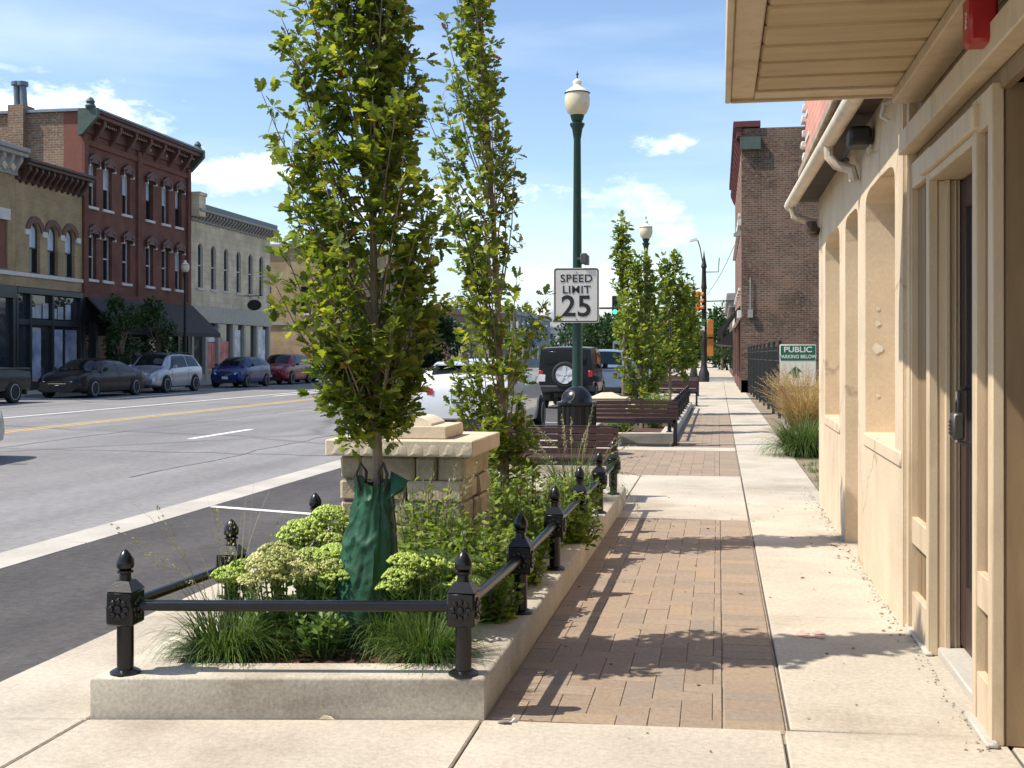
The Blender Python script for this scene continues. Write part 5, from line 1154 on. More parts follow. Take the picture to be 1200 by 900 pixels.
stree('last young street tree before the crossing on the sidewalk side', 803, 40, [(335, 797, 812), (365, 788, 818), (400, 786, 820), (432, 790, 818)], 803, 2400, 36, .16, 64)
# ------------------------------------------------------------------ lamp posts, signs, signals
def lamp(label, loc, h, green=True, group='globe street lamps'):
    t = thing('street_lamp', label, 'street lamp', loc, 0, group); m = greenpole if green else blackmat
    q = MB(); q.lathe([(.2, 0), (.2, .12), (.16, .2), (.15, .6), (.11, .72), (.092, .8), (.088, .9), (.058, h - .98), (.062, h - .97), (.085, h - .82), (.12, h - .76), (.12, h - .73), (.07, h - .72), (.10, h - .66), (.115, h - .6)], (0, 0, 0), 16); q.build('pole', m, t)
    q = MB(); q.lathe([(.11, h - .6), (.16, h - .55), (.2, h - .44), (.205, h - .34), (.19, h - .245)], (0, 0, 0), 20); q.build('globe', globe, t)
    q = MB(); q.lathe([(.198, h - .245), (.198, h - .232), (.17, h - .2), (.085, h - .14), (.06, h - .11), (.075, h - .07), (.07, h - .05), (.03, h - .02), (.0, h)], (0, 0, 0), 18); q.build('globe_cap', globecap, t)
    q = MB(); q.lathe([(.012, h - .01), (.012, h + .05), (.03, h + .06), (.01, h + .09), (0, h + .13)], (0, 0, 0), 8); q.lathe([(.2, h - .25), (.208, h - .245), (.208, h - .238), (.198, h - .235)], (0, 0, 0), 20); q.build('finial', blackmat, t)
    return t
LP = cam2w(676.5, 19.0); lampA = lamp('tall dark green globe street lamp carrying the speed limit sign', (LP.x, LP.y, 0), 5.95)
p = cam2w(757, 37); lamp('second dark green globe street lamp among the farther street trees', (p.x, p.y, 0), 5.75)
p = PX(217, 420, -25.6); lamp('black globe street lamp in front of the red brick building', (p.x, p.y, .05), 6.1, False)
p = PX(505, 420, -25.6); lamp('small distant globe street lamp seen through the gap between the two oaks', (p.x, p.y, .05), 4.4, False)
t = thing('speed_sign', 'white SPEED LIMIT 25 sign on the green lamp post', 'sign', (LP.x, LP.y - .12, 1.47 + (HOR - 346.5) / F * 19), PHI * .6)
def rrect(w_, h_, r, k=5):
    o = []
    for cx_, cz_, a0 in ((w_ - r, h_ - r, 0), (-w_ + r, h_ - r, 90), (-w_ + r, -h_ + r, 180), (w_ - r, -h_ + r, 270)):
        for i in range(k + 1): a = rad(a0 + 90 * i / k); o.append((cx_ + r * math.cos(a), cz_ + r * math.sin(a)))
    return o
blk = M('sign_black', (0.012, 0.012, 0.012), .5)
W2, H2 = .365, .44
q = MB(); q.prism(rrect(W2, H2, .045), 'y', -.004, .004); q.build('panel', swh, t)
q = MB(); o_, i_ = rrect(W2 - .012, H2 - .012, .04), rrect(W2 - .03, H2 - .03, .025); n = len(o_)
q.add([(x, -.0055, z) for x, z in o_ + i_], [(k, (k + 1) % n, n + (k + 1) % n, n + k) for k in range(n)]); q.build('border', blk, t)
text_mesh('lettering', 'SPEED', .175, blk, t, (0, -.0065, .265), (rad(90), 0, 0), .002, 1.03, spacing=1.08)
text_mesh('lettering', 'LIMIT', .175, blk, t, (0, -.0065, .085), (rad(90), 0, 0), .002, 1.03, spacing=1.08)
text_mesh('lettering', '25', .47, blk, t, (0, -.0065, -.19), (rad(90), 0, 0), .008, 1.03, spacing=1.05)
q = MB(); [q.lathe([(.012, -.012), (.012, -.004), (0, -.003)], (0, 0, z), 8, 'y') for z in (.37, -.385)]; q.build('bolt', flash, t)
t = thing('radar_box', 'small grey box clamped to the lamp post above the speed sign', 'device', (LP.x + .1, LP.y - .05, 1.47 + (HOR - 304) / F * 19))
q = MB(); q.box(-.04, -.1, -.08, .07, .06, .09, .015); q.box(-.1, -.03, -.01, -.03, .03, .03); q.build('box', M('grey_box', (0.06, 0.06, 0.065), .5), t)
q = MB(); q.box(.02, -.05, -.1, .1, .03, .06, .01); q.build('cover', M('grey_box_light', (0.2, 0.2, 0.2), .5), t)

yel = M('signal_yellow', (0.42, 0.15, 0.02), .5, .1)
def sighead(label, loc, rz, m, lit=None, group='traffic signals at the crossing'):
    t = thing('traffic_signal', label, 'traffic light', loc, rz, group)
    q = MB(); q.box(-.18, -.1, -.55, .18, .12, .55, .03); q.build('housing', m, t)
    for k, z in enumerate((.36, 0, -.36)):
        q = MB(); q.lathe([(.125, -.10), (.135, -.11), (.13, -.115), (0, -.115)], (0, 0, z), 14, 'y')
        on = lit == k; q.build('lens', M('lit_green_lens', (0.05, 0.85, 0.45), .3, 0, emit=2.2, fine=0) if on else M('dark_lens', (0.03, 0.025, 0.02), .2), t)
        v = MB(); pts = []; 
        for i in range(13): a = rad(-30 + 240 * i / 12); pts.append((.145 * math.cos(a), .145 * math.sin(a)))
        vs = [(x, -.1, z + h) for x, h in pts] + [(x, -.34, z + h) for x, h in pts]; v.add(vs, [(i, i + 1, 14 + i, 13 + i) for i in range(12)]); v.build('visor', m, t)
    return t
SP = cam2w(825, 66.5)
t = thing('signal_pole', 'tall dark signal pole with cobra lamp and mast arm at the crossing', 'signal pole', (SP.x, SP.y, 0))
q = MB(); q.lathe([(.3, 0), (.3, .5), (.2, .7), (.17, 1.0), (.17, 2.2), (.2, 2.3), (.15, 2.45), (.13, 5.2), (.17, 5.3), (.14, 5.5), (.11, 6.4), (.17, 6.5), (.12, 6.7), (.05, 7.1), (0, 7.5)], (0, 0, 0), 12); q.build('pole', blackmat, t)
q = MB(); q.tube([(0, 0, 4.15), (-3.0, 0, 4.2), (-6.3, 0, 4.2)], [.09, .07, .05], 8); q.build('mast_arm', blackmat, t)
q = MB(); q.tube([(-.05, 0, 6.6), (-.22, 0, 7.6), (-.35, 0, 8.0)], .035, 6); q.build('lamp_arm', blackmat, t)
q = MB(); q.hull([(-.35, -.12, 7.98), (-.35, .12, 7.98), (-.8, -.1, 7.92), (-.8, .1, 7.92), (-.4, 0, 8.15), (-.75, 0, 8.05)]); q.build('lamp_head', corngrey, t)
q = MB(); q.tube([(.05, 0, 6.2), (.8, 0, 6.2), (.85, 0, 7.0)], .03, 6); q.tube([(.1, 0, 4.55), (3.4, 0, 4.6)], .035, 6); q.build('bracket', blackmat, t)
p = PD(721, 358, 66.3); sighead('dark traffic signal showing green, hanging on the mast arm right of the speed sign', (p.x, p.y, p.z), 0, blackmat, 2)
p = PD(818, 353, 66.2); sighead('amber-backed traffic signal high on the signal pole', (p.x, p.y, p.z), rad(75), yel)
p = PD(832.5, 386, 66); sighead('upper amber signal on the sidewalk side of the signal pole', (p.x, p.y, p.z), rad(180), yel)
p = PD(832.5, 406, 66); sighead('pedestrian-height amber signal below the upper one', (p.x, p.y, p.z), rad(180), yel)
p = PD(317, 399, 84); sighead('dark traffic signal in front of the plain tan building', (p.x, p.y - 1.5, p.z), rad(40), blackmat)
t = thing('signal_pole', 'slim dark pole carrying the signal by the plain tan building', 'signal pole', (p.x + .3, p.y - 1.4, 0))
q = MB(); q.lathe([(.15, 0), (.1, .3), (.08, 4.2), (0, 4.4)], (0, 0, 0), 8); q.build('pole', blackmat, t)
p = PD(820, 381, 65.8); t = thing('street_sign', 'small green and white street name sign on the signal pole', 'sign', (p.x, p.y, p.z))
q = MB(); q.box(-.3, -.015, 0, .3, .015, .2, .005); q.build('green_blade', gsm, t); q = MB(); q.box(-.27, -.015, -.36, .27, .015, -.06, .005); q.build('white_plate', swh, t)
SP2 = cam2w(813, 80)
t = thing('signal_pole', 'second dark pole with curved lamp bracket across the crossing', 'signal pole', (SP2.x, SP2.y, 0))
q = MB(); q.lathe([(.3, 0), (.2, .6), (.15, 1), (.13, 5.6), (.17, 5.7), (.08, 6.2), (0, 6.6)], (0, 0, 0), 10); q.build('pole', blackmat, t)
q = MB(); q.tube([(0, 0, 5.9), (-.5, 0, 5.8), (-1.2, 0, 6.2), (-2.2, 0, 7.2), (-4, 0, 7.6)], .05, 6); q.build('bracket', blackmat, t)
t = thing('overhead_cable', 'thin dark cable slung from the signal pole to the brick building', 'cable', tuple(PD(829, 345, 66)))
a, b = PD(829, 345, 66), PD(866, 275, 56); q = MB(); q.tube([a.lerp(b, k / 8) - Vector((0, 0, .25 * math.sin(math.pi * k / 8))) for k in range(9)], .014, 4); q.build('wire', blackmat, t, world=True)

# ------------------------------------------------------------------ vehicles (front towards +y, origin on the ground below the middle)
def mono(xs, ys):
    xs = np.array(xs, float); ys = np.array(ys, float); h = np.diff(xs); dl = np.diff(ys) / h; m = np.zeros(len(xs)); m[0], m[-1] = dl[0], dl[-1]
    for i in range(1, len(xs) - 1): m[i] = 0 if dl[i - 1] * dl[i] <= 0 else 2 * dl[i - 1] * dl[i] / (dl[i - 1] + dl[i])
    def f(x):
        i = int(np.clip(np.searchsorted(xs, x) - 1, 0, len(xs) - 2)); t = (x - xs[i]) / h[i]; t = min(1, max(0, t))
        return float(ys[i] * (1 + 2 * t) * (1 - t) ** 2 + h[i] * m[i] * t * (1 - t) ** 2 + ys[i + 1] * t * t * (3 - 2 * t) + h[i] * m[i + 1] * t * t * (t - 1))
    return f
def paint(name, c, metal=.2): return M(name, c, .25, .06, 2, coat=.05 if max(c) < .03 else .2, metal=0 if max(c) < .03 else metal, spec=.25 if max(c) < .03 else .38, fine=0)
def car(label, cat, name, loc, heading, st, W, R_w, axles, col, cab, crown=.05, lights=True, group=None, extra=None, trim=None, rails=False, plate=(1, 1), glassb=True):
    """st rows: (y, bottom, shoulder, top, half width low, half width at shoulder, half width at top)"""
    t = thing(name, label, cat, loc, heading, group); y = [s[0] for s in st]; fn = [mono(y, [s[k] for s in st]) for k in range(1, 7)]
    ys = []
    for a, b in zip(y, y[1:]):
        k = max(1, int((b - a) / .045)); ys += [a + (b - a) * i / k for i in range(k)]
    ys.append(y[-1])
    def sec(yy):
        zb, zs_, zt, wl_, ws_, wt_ = [f(yy) for f in fn]; zt = max(zt, zs_ + .01)
        half = [(wl_ * .80, zb), (wl_ * .97, zb + .05), (wl_, zb + (zs_ - zb) * .35), ((wl_ + ws_) / 2 + .012, zb + (zs_ - zb) * .72), (ws_, zs_), (ws_ * .35 + wt_ * .65 + (.02 if zt - zs_ > .2 else 0), zs_ + (zt - zs_) * .62), (wt_, zt - crown), (wt_ * .66, zt - crown * .42), (wt_ * .33, zt - crown * .1), (0, zt)]
        return half
    vs = []; m = 19
    for yy in ys:
        h_ = sec(yy); vs += [(-x, yy, z) for x, z in h_] + [(x, yy, z) for x, z in reversed(h_[:-1])]
    fs = []
    for i in range(len(ys) - 1):
        for k in range(m): j = (k + 1) % m; fs.append((i * m + k, i * m + j, (i + 1) * m + j, (i + 1) * m + k))
    fs += [tuple(range(m)), tuple(range((len(ys) - 1) * m, len(ys) * m))[::-1]]
    q = MB(); q.add(vs, fs); q.build('body', col, t, ang=32)
    c0, c1, c2, c3 = cab      # rear glass foot, roof rear, roof front, windscreen foot
    def side(yy, f, sx, o=.008):
        h_ = sec(yy); a, b, c = h_[4], h_[5], h_[6]
        p = (a[0] + (b[0] - a[0]) * f / .62, a[1] + (b[1] - a[1]) * f / .62) if f < .62 else (b[0] + (c[0] - b[0]) * (f - .62) / .38, b[1] + (c[1] - b[1]) * (f - .62) / .38)
        return (sx * (p[0] + o), yy, p[1])
    def sidewin(ya, yb, yt0, yt1):
        for sx in (-1, 1):
            q = MB(); K, J = 8, 6; vs = []
            for i in range(K + 1):
                for j in range(J + 1):
                    f = .07 + .84 * j / J; lo, hi = ya + (yt0 - ya) * j / J, yb + (yt1 - yb) * j / J; vs.append(side(lo + (hi - lo) * i / K, f, sx))
            q.add(vs, [(i * (J + 1) + j, (i + 1) * (J + 1) + j, (i + 1) * (J + 1) + j + 1, i * (J + 1) + j + 1) for i in range(K) for j in range(J)]); q.build('side_window', glassd, t)
    mid = (c0 + c3) / 2 + .0; bp = (c1 + c2) / 2 - .1
    sidewin(bp + .04, c3 - .28, bp + .04, c2 - .02); 
    if glassb: sidewin(c0 + .28, bp - .04, c1 + .06, bp - .04)
    def topwin(nm, ya, yb, w_=.86):
        q = MB(); K, J = 8, 8; vs = []; sg = 1 if yb > ya else -1
        for i in range(K + 1):
            yy = ya + (yb - ya) * i / K; zt = fn[2](yy); wt_ = fn[5](yy); dz = (fn[2](yy + .01) - fn[2](yy - .01)) / .02; nl = Vector((0, -dz, 1)).normalized() * .014
            for j in range(J + 1):
                s = -w_ + 2 * w_ * j / J; vs.append((s * wt_, yy + nl.y, zt - crown * abs(s) ** 2 + nl.z))
        q.add(vs, [(i * (J + 1) + j, (i + 1) * (J + 1) + j, (i + 1) * (J + 1) + j + 1, i * (J + 1) + j + 1) for i in range(K) for j in range(J)]); q.build(nm, glassd, t)
    topwin('windscreen', c3 - .06, c2 + .05); 
    if glassb is not None: topwin('rear_window', c0 + .05, c1 - .04)
    for ya in axles:
        for sx in (-1, 1):
            wl_ = fn[3](ya)
            q = MB(); pts = [((R_w + .055) * math.cos(rad(a)), R_w + (R_w + .055) * math.sin(rad(a))) for a in range(-28, 209, 12)]
            q.prism([(ya + p, z) for p, z in pts], 'x', sx * (wl_ - .3), sx * (wl_ + .004)); q.build('wheel_arch', trim or blackmat, t)
            wq = MB(); wq.lathe([(R_w * .66, -.1), (R_w * .93, -.11), (R_w, -.085), (R_w, .085), (R_w * .93, .11), (R_w * .68, .1)], (0, 0, 0), 24, 'x'); wh = wq.build('wheel', tyre, t); wh.location = (sx * (wl_ - .06), ya, R_w)
            rq = MB(); rq.lathe([(R_w * .66, .04), (R_w * .70, .1), (R_w * .66, .105), (R_w * .6, .06)], (0, 0, 0), 24, 'x'); rq.lathe([(R_w * .2, .05), (R_w * .17, .085), (0, .09)], (0, 0, 0), 12, 'x')
            for k in range(5):
                a = k * 2 * math.pi / 5 + .3; ca, sa = math.cos(a), math.sin(a); r0_, r1_ = R_w * .12, R_w * .66; hw = R_w * .085
                rq.hull([(xx, ca * r - sa * s, sa * r + ca * s) for xx in (.045, .085) for r in (r0_, r1_) for s in (-hw, hw)])
            rq.add([(.02, R_w * .66 * math.cos(i * .4488), R_w * .66 * math.sin(i * .4488)) for i in range(14)], [tuple(range(14))]) if False else None
            ro = rq.build('rim', rimm, wh); bk = MB(); bk.lathe([(R_w * .66, .02), (0, .025)], (0, 0, 0), 16, 'x'); bk.build('brake_disc', blackmat, wh)
            if sx < 0: wh.scale = (-1, 1, 1)
    yf, yr = y[-1], y[0]; wf, wr = fn[4](yf - .12), fn[4](yr + .12); zf, zr = fn[1](yf - .1), fn[1](yr + .1)
    if lights:
        for sx in (-1, 1):
            zl = min(zf, fn[1](yf - .35)) - .09
            q = MB(); q.hull([(sx * (wf - .02), yf - .38, zl + .05), (sx * (wf + .015), yf - .36, zl - .05), (sx * (wf * .62), yf - .02, zl + .02), (sx * (wf * .62), yf - .02, zl - .08), (sx * (wf - .05), yf - .06, zl + .05), (sx * (wf - .05), yf - .05, zl - .09), (sx * wf * .7, yf - .2, zl + .06)]); q.build('headlight', lampclear, t)
            q = MB(); zl = zr - .1; q.hull([(sx * (wr + .012), yr + .28, zl + .06), (sx * (wr + .012), yr + .25, zl - .06), (sx * (wr * .6), yr - .012, zl + .06), (sx * (wr * .6), yr - .012, zl - .05), (sx * (wr - .04), yr + .02, zl + .08), (sx * (wr - .04), yr + .02, zl - .08)]); q.build('tail_lamp', tailred, t)
        q = MB(); zg = zf - .22; q.box(-wf * .42, yf - .1, zg - .08, wf * .42, yf + .016, zg + .05, .02); q.box(-wf * .75, yf - .15, .22, wf * .75, yf + .012, .36, .02); q.build('grille', blackmat, t); q = MB(); zz = zg + .058; q.box(-wf * .44, yf - .04, zz, wf * .44, yf + .02, zz + .022, .005); q.box(-wf * .1, yf - .02, zg - .01, wf * .1, yf + .024, zg + .03, .01); q.build('grille_trim', chrome, t)
        q = MB(); q.box(-wr * .85, yr - .015, .26, wr * .85, yr + .1, .42, .02); q.build('rear_bumper_insert', trim or blackmat, t)
    if plate[0]: q = MB(); q.box(-.155, yf + .012, .42, .155, yf + .028, .55); q.build('front_plate', platem, t)
    if plate[1]: q = MB(); q.box(-.155, yr - .022, .72, .155, yr - .008, .88); q.build('rear_plate', platem, t)
    for sx in (-1, 1):
        q = MB(); xm = fn[4](c3 - .45) + .02; zm = fn[1](c3 - .45) + .08; q.hull([(sx * xm, c3 - .5, zm - .05), (sx * xm, c3 - .44, zm - .02), (sx * (xm + .18), c3 - .52, zm - .05), (sx * (xm + .18), c3 - .42, zm - .03), (sx * (xm + .19), c3 - .5, zm + .09), (sx * (xm + .06), c3 - .5, zm + .1), (sx * (xm + .16), c3 - .42, zm + .07)]); q.build('mirror', col, t)
        for yd in (bp, ):
            q = MB(); q.box(sx * (fn[4](yd) + .008), yd - .28, fn[1](yd) - .1, sx * (fn[4](yd) + .03), yd - .1, fn[1](yd) - .075, .005); q.build('door_handle', col, t)
    q = MB()
    for sx in (-1, 1):
        for yd in (c3 - .45, bp, c0 + .45):
            if yd < axles[0] - .1: continue
            q.poly(*[(sx * (fn[4](yd) * 0 + x + .004), yd + e, z) for x, z, e in [(sec(yd)[k][0], sec(yd)[k][1], d) for k, d in ((1, -.005), (2, -.005), (3, -.005), (4, -.005), (4, .005), (3, .005), (2, .005), (1, .005))]])
    q.build('door_seam', blackmat, t)
    if rails:
        for sx in (-1, 1):
            q = MB(); zz = fn[2]((c1 + c2) / 2); w_ = fn[5]((c1 + c2) / 2) * .88; q.tube([(sx * w_, c1 + .1, zz - .06), (sx * w_, c1 + .2, zz + .02), (sx * w_, c2 - .2, zz + .02), (sx * w_, c2 - .1, zz - .06)], .018, 6); q.build('roof_rail', blackmat, t)
    if extra: extra(t, fn)
    return t
def sedan_st(Lh, W): 
    return [(-Lh, .32, .72, .80, W * .80, W * .80, W * .62), (-Lh + .18, .24, .90, 1.03, W * .95, W * .90, W * .70), (-Lh + .55, .2, .97, 1.10, W, W * .95, W * .74), (-Lh + .9, .19, .97, 1.14, W, W * .95, W * .74), (-Lh + 1.75, .18, .96, 1.44, W, W * .95, W * .66), (0.15, .18, .95, 1.48, W, W * .95, W * .66), (.65, .18, .95, 1.44, W, W * .95, W * .66), (1.45, .19, .93, 1.02, W, W * .94, W * .78), (Lh - .5, .2, .84, .92, W * .99, W * .92, W * .74), (Lh - .12, .22, .70, .78, W * .90, W * .84, W * .65), (Lh, .27, .58, .66, W * .76, W * .74, W * .58)]
def suv_st(Lh, W, H=1.64, hood=1.06):
    return [(-Lh, .42, .84, .92, W * .84, W * .84, W * .66), (-Lh + .1, .32, 1.0, 1.12, W * .95, W * .92, W * .74), (-Lh + .22, .28, 1.06, 1.25, W * .98, W * .94, W * .74), (-Lh + .62, .24, 1.06, H - .06, W, W * .95, W * .68), (-.5, .22, 1.03, H, W, W * .96, W * .70), (.35, .22, 1.0, H - .02, W, W * .96, W * .70), (.62, .22, 1.0, H - .08, W, W * .96, W * .69), (1.3, .22, .98, hood + .04, W, W * .95, W * .78), (Lh - .5, .25, .90, hood - .08, W * .99, W * .93, W * .76), (Lh - .1, .3, .78, hood - .2, W * .92, W * .86, W * .68), (Lh, .36, .64, hood - .36, W * .80, W * .78, W * .6)]
PK = 'cars parked along the far kerb'; XC = -23.62; PI = math.pi
car('black parked sedan in front of the dark shopfront, nose towards the camera', 'car', 'parked_car', (XC, 41.75, RZ), PI, sedan_st(2.55, .95), .95, .35, (-1.5, 1.62), paint('car_black', (0.008, 0.008, 0.011)), (-1.62, -.75, .62, 1.45), .10, group=PK, plate=(0, 1))
car('silver parked SUV with roof rails and black bumper', 'car', 'parked_car', (XC, 47.3, RZ), PI, suv_st(2.3, .93, 1.66), .93, .355, (-1.35, 1.35), paint('car_silver', (0.36, 0.38, 0.43), .5), (-2.15, -1.66, .45, 1.25), group=PK, rails=True, plate=(0, 1))
car('small dark blue parked hatchback', 'car', 'parked_car', (XC + .1, 55.7, RZ), PI, suv_st(1.98, .85, 1.52, 1.0), .85, .31, (-1.22, 1.25), paint('car_blue', (0.012, 0.028, 0.13)), (-1.85, -1.34, .45, 1.3), group=PK)
car('dark red parked SUV beside the tree trunk side of the street', 'car', 'parked_car', (XC, 62.0, RZ), PI, suv_st(2.28, .92, 1.67), .92, .36, (-1.35, 1.35), paint('car_red', (0.2, 0.012, 0.018)), (-2.13, -1.64, .45, 1.25), group=PK)
car('pale teal parked car half hidden behind the nearest oak', 'car', 'parked_car', (XC, 67.6, RZ), PI, sedan_st(2.3, .9), .9, .33, (-1.35, 1.4), paint('car_teal', (0.12, 0.30, 0.36)), (-1.4, -.55, .62, 1.45), group=PK)
def truck_st(Lh, W): return [(-Lh, .45, .9, 1.05, W * .93, W * .93, W * .93), (-Lh + .05, .4, .98, 1.08, W, W * .97, W * .94), (-.55, .36, 1.02, 1.1, W, W * .97, W * .94), (-.5, .36, 1.02, 1.14, W, W * .97, W * .86), (-.36, .36, 1.02, 1.74, W, W * .97, W * .74), (.3, .36, 1.02, 1.8, W, W * .97, W * .75), (.75, .36, 1.02, 1.74, W, W * .97, W * .74), (1.35, .36, 1.02, 1.16, W, W * .96, W * .82), (Lh - .2, .4, .98, 1.08, W * .97, W * .93, W * .8), (Lh, .45, .8, .9, W * .88, W * .85, W * .7)]
def bed(t, fn):
    q = MB(); W = .9; q.box(-W, -2.72, 1.085, -W + .1, -.62, 1.16, .02); q.box(W - .1, -2.72, 1.085, W, -.62, 1.16, .02); q.box(-W, -2.78, 1.085, W, -2.70, 1.15, .02); q.build('bed_rail', blackmat, t)
car('dark green-black pickup truck cut by the picture edge', 'pickup truck', 'pickup_truck', (XC, 33.35, RZ), PI, truck_st(2.75, .95), .95, .37, (-1.75, 1.75), paint('truck_dark', (0.018, 0.022, 0.02)), (-.52, -.34, .7, 1.3), .04, group=PK, extra=bed, glassb=False)
car('silver car at the left edge of the road, only its nose in view', 'car', 'moving_car', (-11.55, 14.15, RZ), 0, sedan_st(2.35, .9), .9, .33, (-1.4, 1.4), paint('car_pale_silver', (0.42, 0.41, 0.40), .5), (-1.4, -.6, .62, 1.45))
def hatch_back(t, fn):
    q = MB(); yr = -2.25
    for rx, rz_, cx_, cz_ in ((.085, .058, 0, .985), (.05, .03, 0, 1.0), (.028, .05, 0, .987)):
        q.tube([(cx_ + rx * math.cos(a), yr + .055, cz_ + rz_ * math.sin(a)) for a in [i * 2 * PI / 16 for i in range(17)]], .008, 5, False)
    q.build('emblem', chrome, t)
    q = MB(); q.box(-.17, yr - .02, .69, .17, yr + .12, .91, .01); q.build('plate_frame', blackmat, t)
    q = MB(); q.hull([(x, y, z) for x in (-.55, .55) for y, z in ((-1.72, 1.44), (-2.0, 1.40), (-1.72, 1.40), (-2.0, 1.375))]); q.build('spoiler', M('car_white', (1, 1, 1)), t)
    q = MB(); [q.box(-.24 + k * .1, yr + .03, .90 + .0, -.19 + k * .1, yr + .06, .93) for k in range(6)]; q.build('badge_letters', chrome, t)
wp = M('car_white', (0.62, 0.63, 0.65), .28, .04, 2, coat=.8, fine=0)
car('white hatchback parked at the near kerb behind the stone pier', 'car', 'parked_car', (-4.58, 23.0, RZ), 0, suv_st(2.25, .92, 1.50, 1.0), .92, .34, (-1.35, 1.4), wp, (-2.1, -1.62, .5, 1.35), extra=hatch_back, group='cars parked along the near kerb')
def jeep_st(): return [(-2.02, .5, 1.12, 1.74, .78, .79, .70), (-1.98, .45, 1.14, 1.80, .80, .80, .72), (-.5, .42, 1.14, 1.84, .80, .80, .72), (.3, .42, 1.14, 1.83, .80, .80, .72), (.55, .42, 1.14, 1.76, .8, .8, .71), (.8, .42, 1.13, 1.22, .80, .78, .7), (1.7, .45, 1.05, 1.14, .7, .66, .58), (1.95, .5, .98, 1.05, .62, .6, .55)]
def jeepx(t, fn):
    q = MB(); q.lathe([(.2, -.12), (.34, -.13), (.38, -.1), (.38, .1), (.34, .12)], (0, 0, 0), 24, 'y'); s = q.build('spare_wheel', tyre, t); s.location = (0, -2.16, 1.0)
    q = MB(); q.lathe([(.24, -.125), (.26, -.14), (.22, -.13)], (0, 0, 0), 20, 'y'); q.lathe([(.07, -.12), (.05, -.15), (0, -.155)], (0, 0, 0), 12, 'y')
    for k in range(5): a = k * 2 * PI / 5 + PI / 2; ca, sa = math.cos(a), math.sin(a); q.hull([(ca * r - sa * s_, yy, sa * r + ca * s_) for yy in (-.145, -.12) for r in (.03, .245) for s_ in (-.045, .045)])
    q.build('spare_rim', rimm, s)
    q = MB(); q.box(-.88, -2.14, .5, .88, -1.98, .68, .02); q.build('rear_bumper', blackmat, t)
    for sx in (-1, 1):
        q = MB(); q.hull([(sx * .78, y, z) for y, z in ((-1.9, .8), (-1.75, .98), (-.95, .98), (-.8, .8))] + [(sx * .94, y, z - .02) for y, z in ((-1.88, .8), (-1.73, .95), (-.97, .95), (-.82, .8))]); q.build('fender', blackmat, t)
        q = MB(); q.box(sx * .66, -2.05, .93, sx * .79, -2.0, 1.12, .01); q.build('tail_lamp', tailred, t)
    q = MB(); q.box(-.62, -2.03, 1.28, .62, -2.0, 1.68, .02); q.build('rear_window', glassd, t)
car('black boxy off-roader with spare wheel on its tailgate, beyond the white hatchback', 'car', 'parked_car', (-4.4, 36.2, RZ), 0, jeep_st(), .8, .385, (-1.3, 1.3), paint('jeep_black', (0.009, 0.011, 0.014)), (-2.0, -1.9, .5, .9), .03, lights=False, group='cars parked along the near kerb', extra=jeepx, plate=(0, 0), glassb=None)
car('silver-blue pickup truck parked beyond the black off-roader', 'pickup truck', 'pickup_truck', (-4.2, 44.2, RZ), 0, truck_st(2.75, .96), .96, .38, (-1.75, 1.75), paint('truck_silver_blue', (0.24, 0.31, 0.42), .4), (-.52, -.34, .7, 1.3), .04, extra=bed, glassb=False)
car('grey parked car seen low between the farther street trees', 'car', 'parked_car', (-4.2, 51.5, RZ), 0, sedan_st(2.35, .9), .9, .33, (-1.4, 1.4), paint('car_grey', (0.2, 0.2, 0.21), .4), (-1.4, -.6, .62, 1.45), group='cars parked along the near kerb')

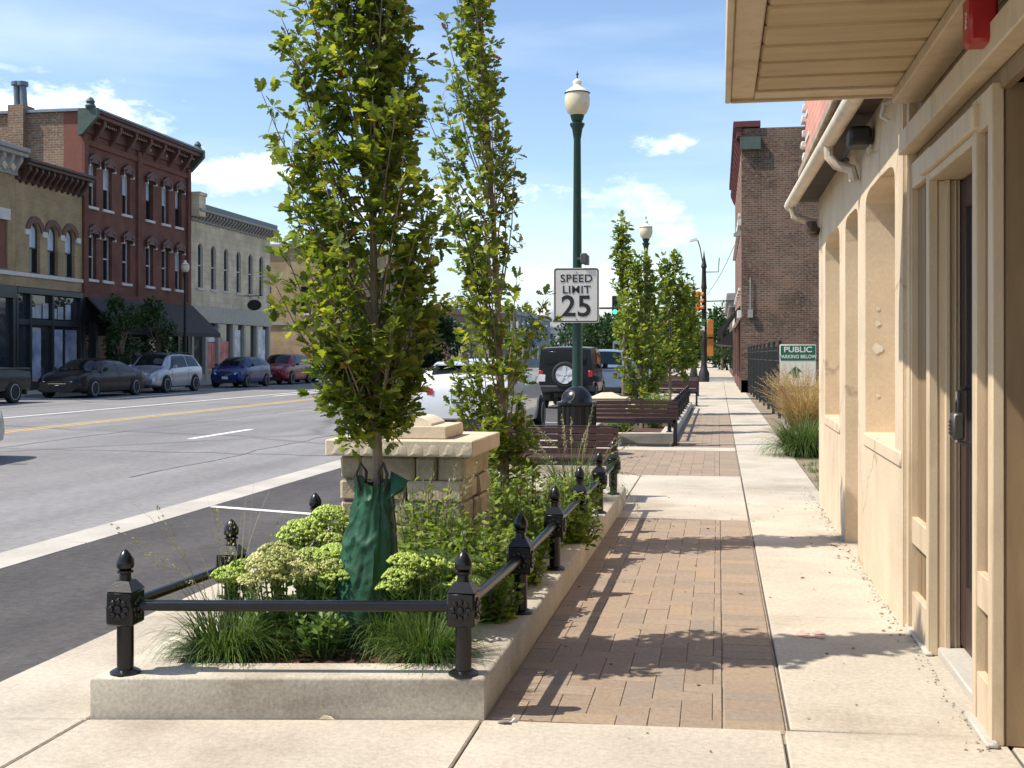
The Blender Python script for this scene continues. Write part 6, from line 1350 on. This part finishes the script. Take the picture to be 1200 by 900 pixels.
# ------------------------------------------------------------------ farther trees
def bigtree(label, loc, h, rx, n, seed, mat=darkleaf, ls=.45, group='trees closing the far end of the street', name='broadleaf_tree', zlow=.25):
    rng = np.random.default_rng(seed); rr = random.Random(seed); t = thing(name, label, 'tree', loc, 0, group); tb = MB(); th = h * .35
    tb.tube([(0, 0, -.1), (.05, 0, th * .5), (0, .05, th), (.1, 0, h * .8)], [h * .03, h * .024, h * .02, h * .006], 8)
    P = []; D = []; S = []; nb = 26
    for i in range(nb):
        a = rr.uniform(0, 6.28); z = h * (zlow + (1 - zlow) * ((i + .5) / nb)); prof = math.sin(math.pi * min(1, (z / h - zlow * .6) / (1.05 - zlow * .6))) ** .6; q = rx * prof * rr.uniform(.35, 1.0)
        c = Vector((q * math.cos(a), q * math.sin(a), z)); tb.tube([(0, 0, max(th * .5, z - .35 * h)), c * .5 + Vector((0, 0, z * .42)), c], [h * .008, h * .006, h * .002], 4, False)
        m = n // nb; cr = rx * rr.uniform(.28, .45)
        v = rng.normal(size=(m, 3)); v /= np.linalg.norm(v, axis=1, keepdims=True); v *= (rng.uniform(.25, 1, m) ** .5)[:, None] * cr; v[:, 2] *= .75
        P.append(v + np.array(c)); D.append(v + rng.normal(size=(m, 3)) * cr * .5); S.append(rng.uniform(.6, 1.2, m) * ls)
    tb.build('trunk', bark, t); V, Fq = leaf_cards(np.concatenate(P), np.concatenate(D), np.concatenate(S), rng, DIAM, .2, .2); npmesh('crown', V, Fq, mat, t); return t
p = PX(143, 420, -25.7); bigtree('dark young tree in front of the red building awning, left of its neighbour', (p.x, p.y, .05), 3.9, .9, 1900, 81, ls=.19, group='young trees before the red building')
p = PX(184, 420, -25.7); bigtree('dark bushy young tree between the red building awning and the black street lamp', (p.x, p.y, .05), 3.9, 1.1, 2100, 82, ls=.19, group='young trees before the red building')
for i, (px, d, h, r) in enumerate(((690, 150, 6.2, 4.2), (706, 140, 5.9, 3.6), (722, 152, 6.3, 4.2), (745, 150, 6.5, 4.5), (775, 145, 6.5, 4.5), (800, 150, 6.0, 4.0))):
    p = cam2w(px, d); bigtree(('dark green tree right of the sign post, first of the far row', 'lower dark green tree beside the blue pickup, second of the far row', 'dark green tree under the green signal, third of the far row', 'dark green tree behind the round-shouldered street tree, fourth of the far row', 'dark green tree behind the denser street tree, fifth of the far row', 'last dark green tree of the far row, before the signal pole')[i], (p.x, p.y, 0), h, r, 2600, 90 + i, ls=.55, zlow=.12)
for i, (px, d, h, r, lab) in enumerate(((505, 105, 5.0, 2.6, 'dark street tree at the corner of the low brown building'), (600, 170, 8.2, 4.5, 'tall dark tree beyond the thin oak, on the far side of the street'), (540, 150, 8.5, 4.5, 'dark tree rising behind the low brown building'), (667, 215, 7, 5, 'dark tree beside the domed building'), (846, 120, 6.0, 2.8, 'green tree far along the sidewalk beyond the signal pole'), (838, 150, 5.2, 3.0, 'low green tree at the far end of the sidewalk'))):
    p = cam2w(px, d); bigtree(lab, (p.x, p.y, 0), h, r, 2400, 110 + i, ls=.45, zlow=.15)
t = thing('far_sign_post', 'thin grey post standing before the far dark trees', 'post', tuple(cam2w(719.5, 62).xy) + (0,))
q = MB(); q.lathe([(.06, 0), (.06, 2.2), (0, 2.25)], (0, 0, 0), 8); q.build('pole', flash, t); q = MB(); q.box(-.05, -.05, 2.1, .5, .05, 2.25); q.build('arm', flash, t)
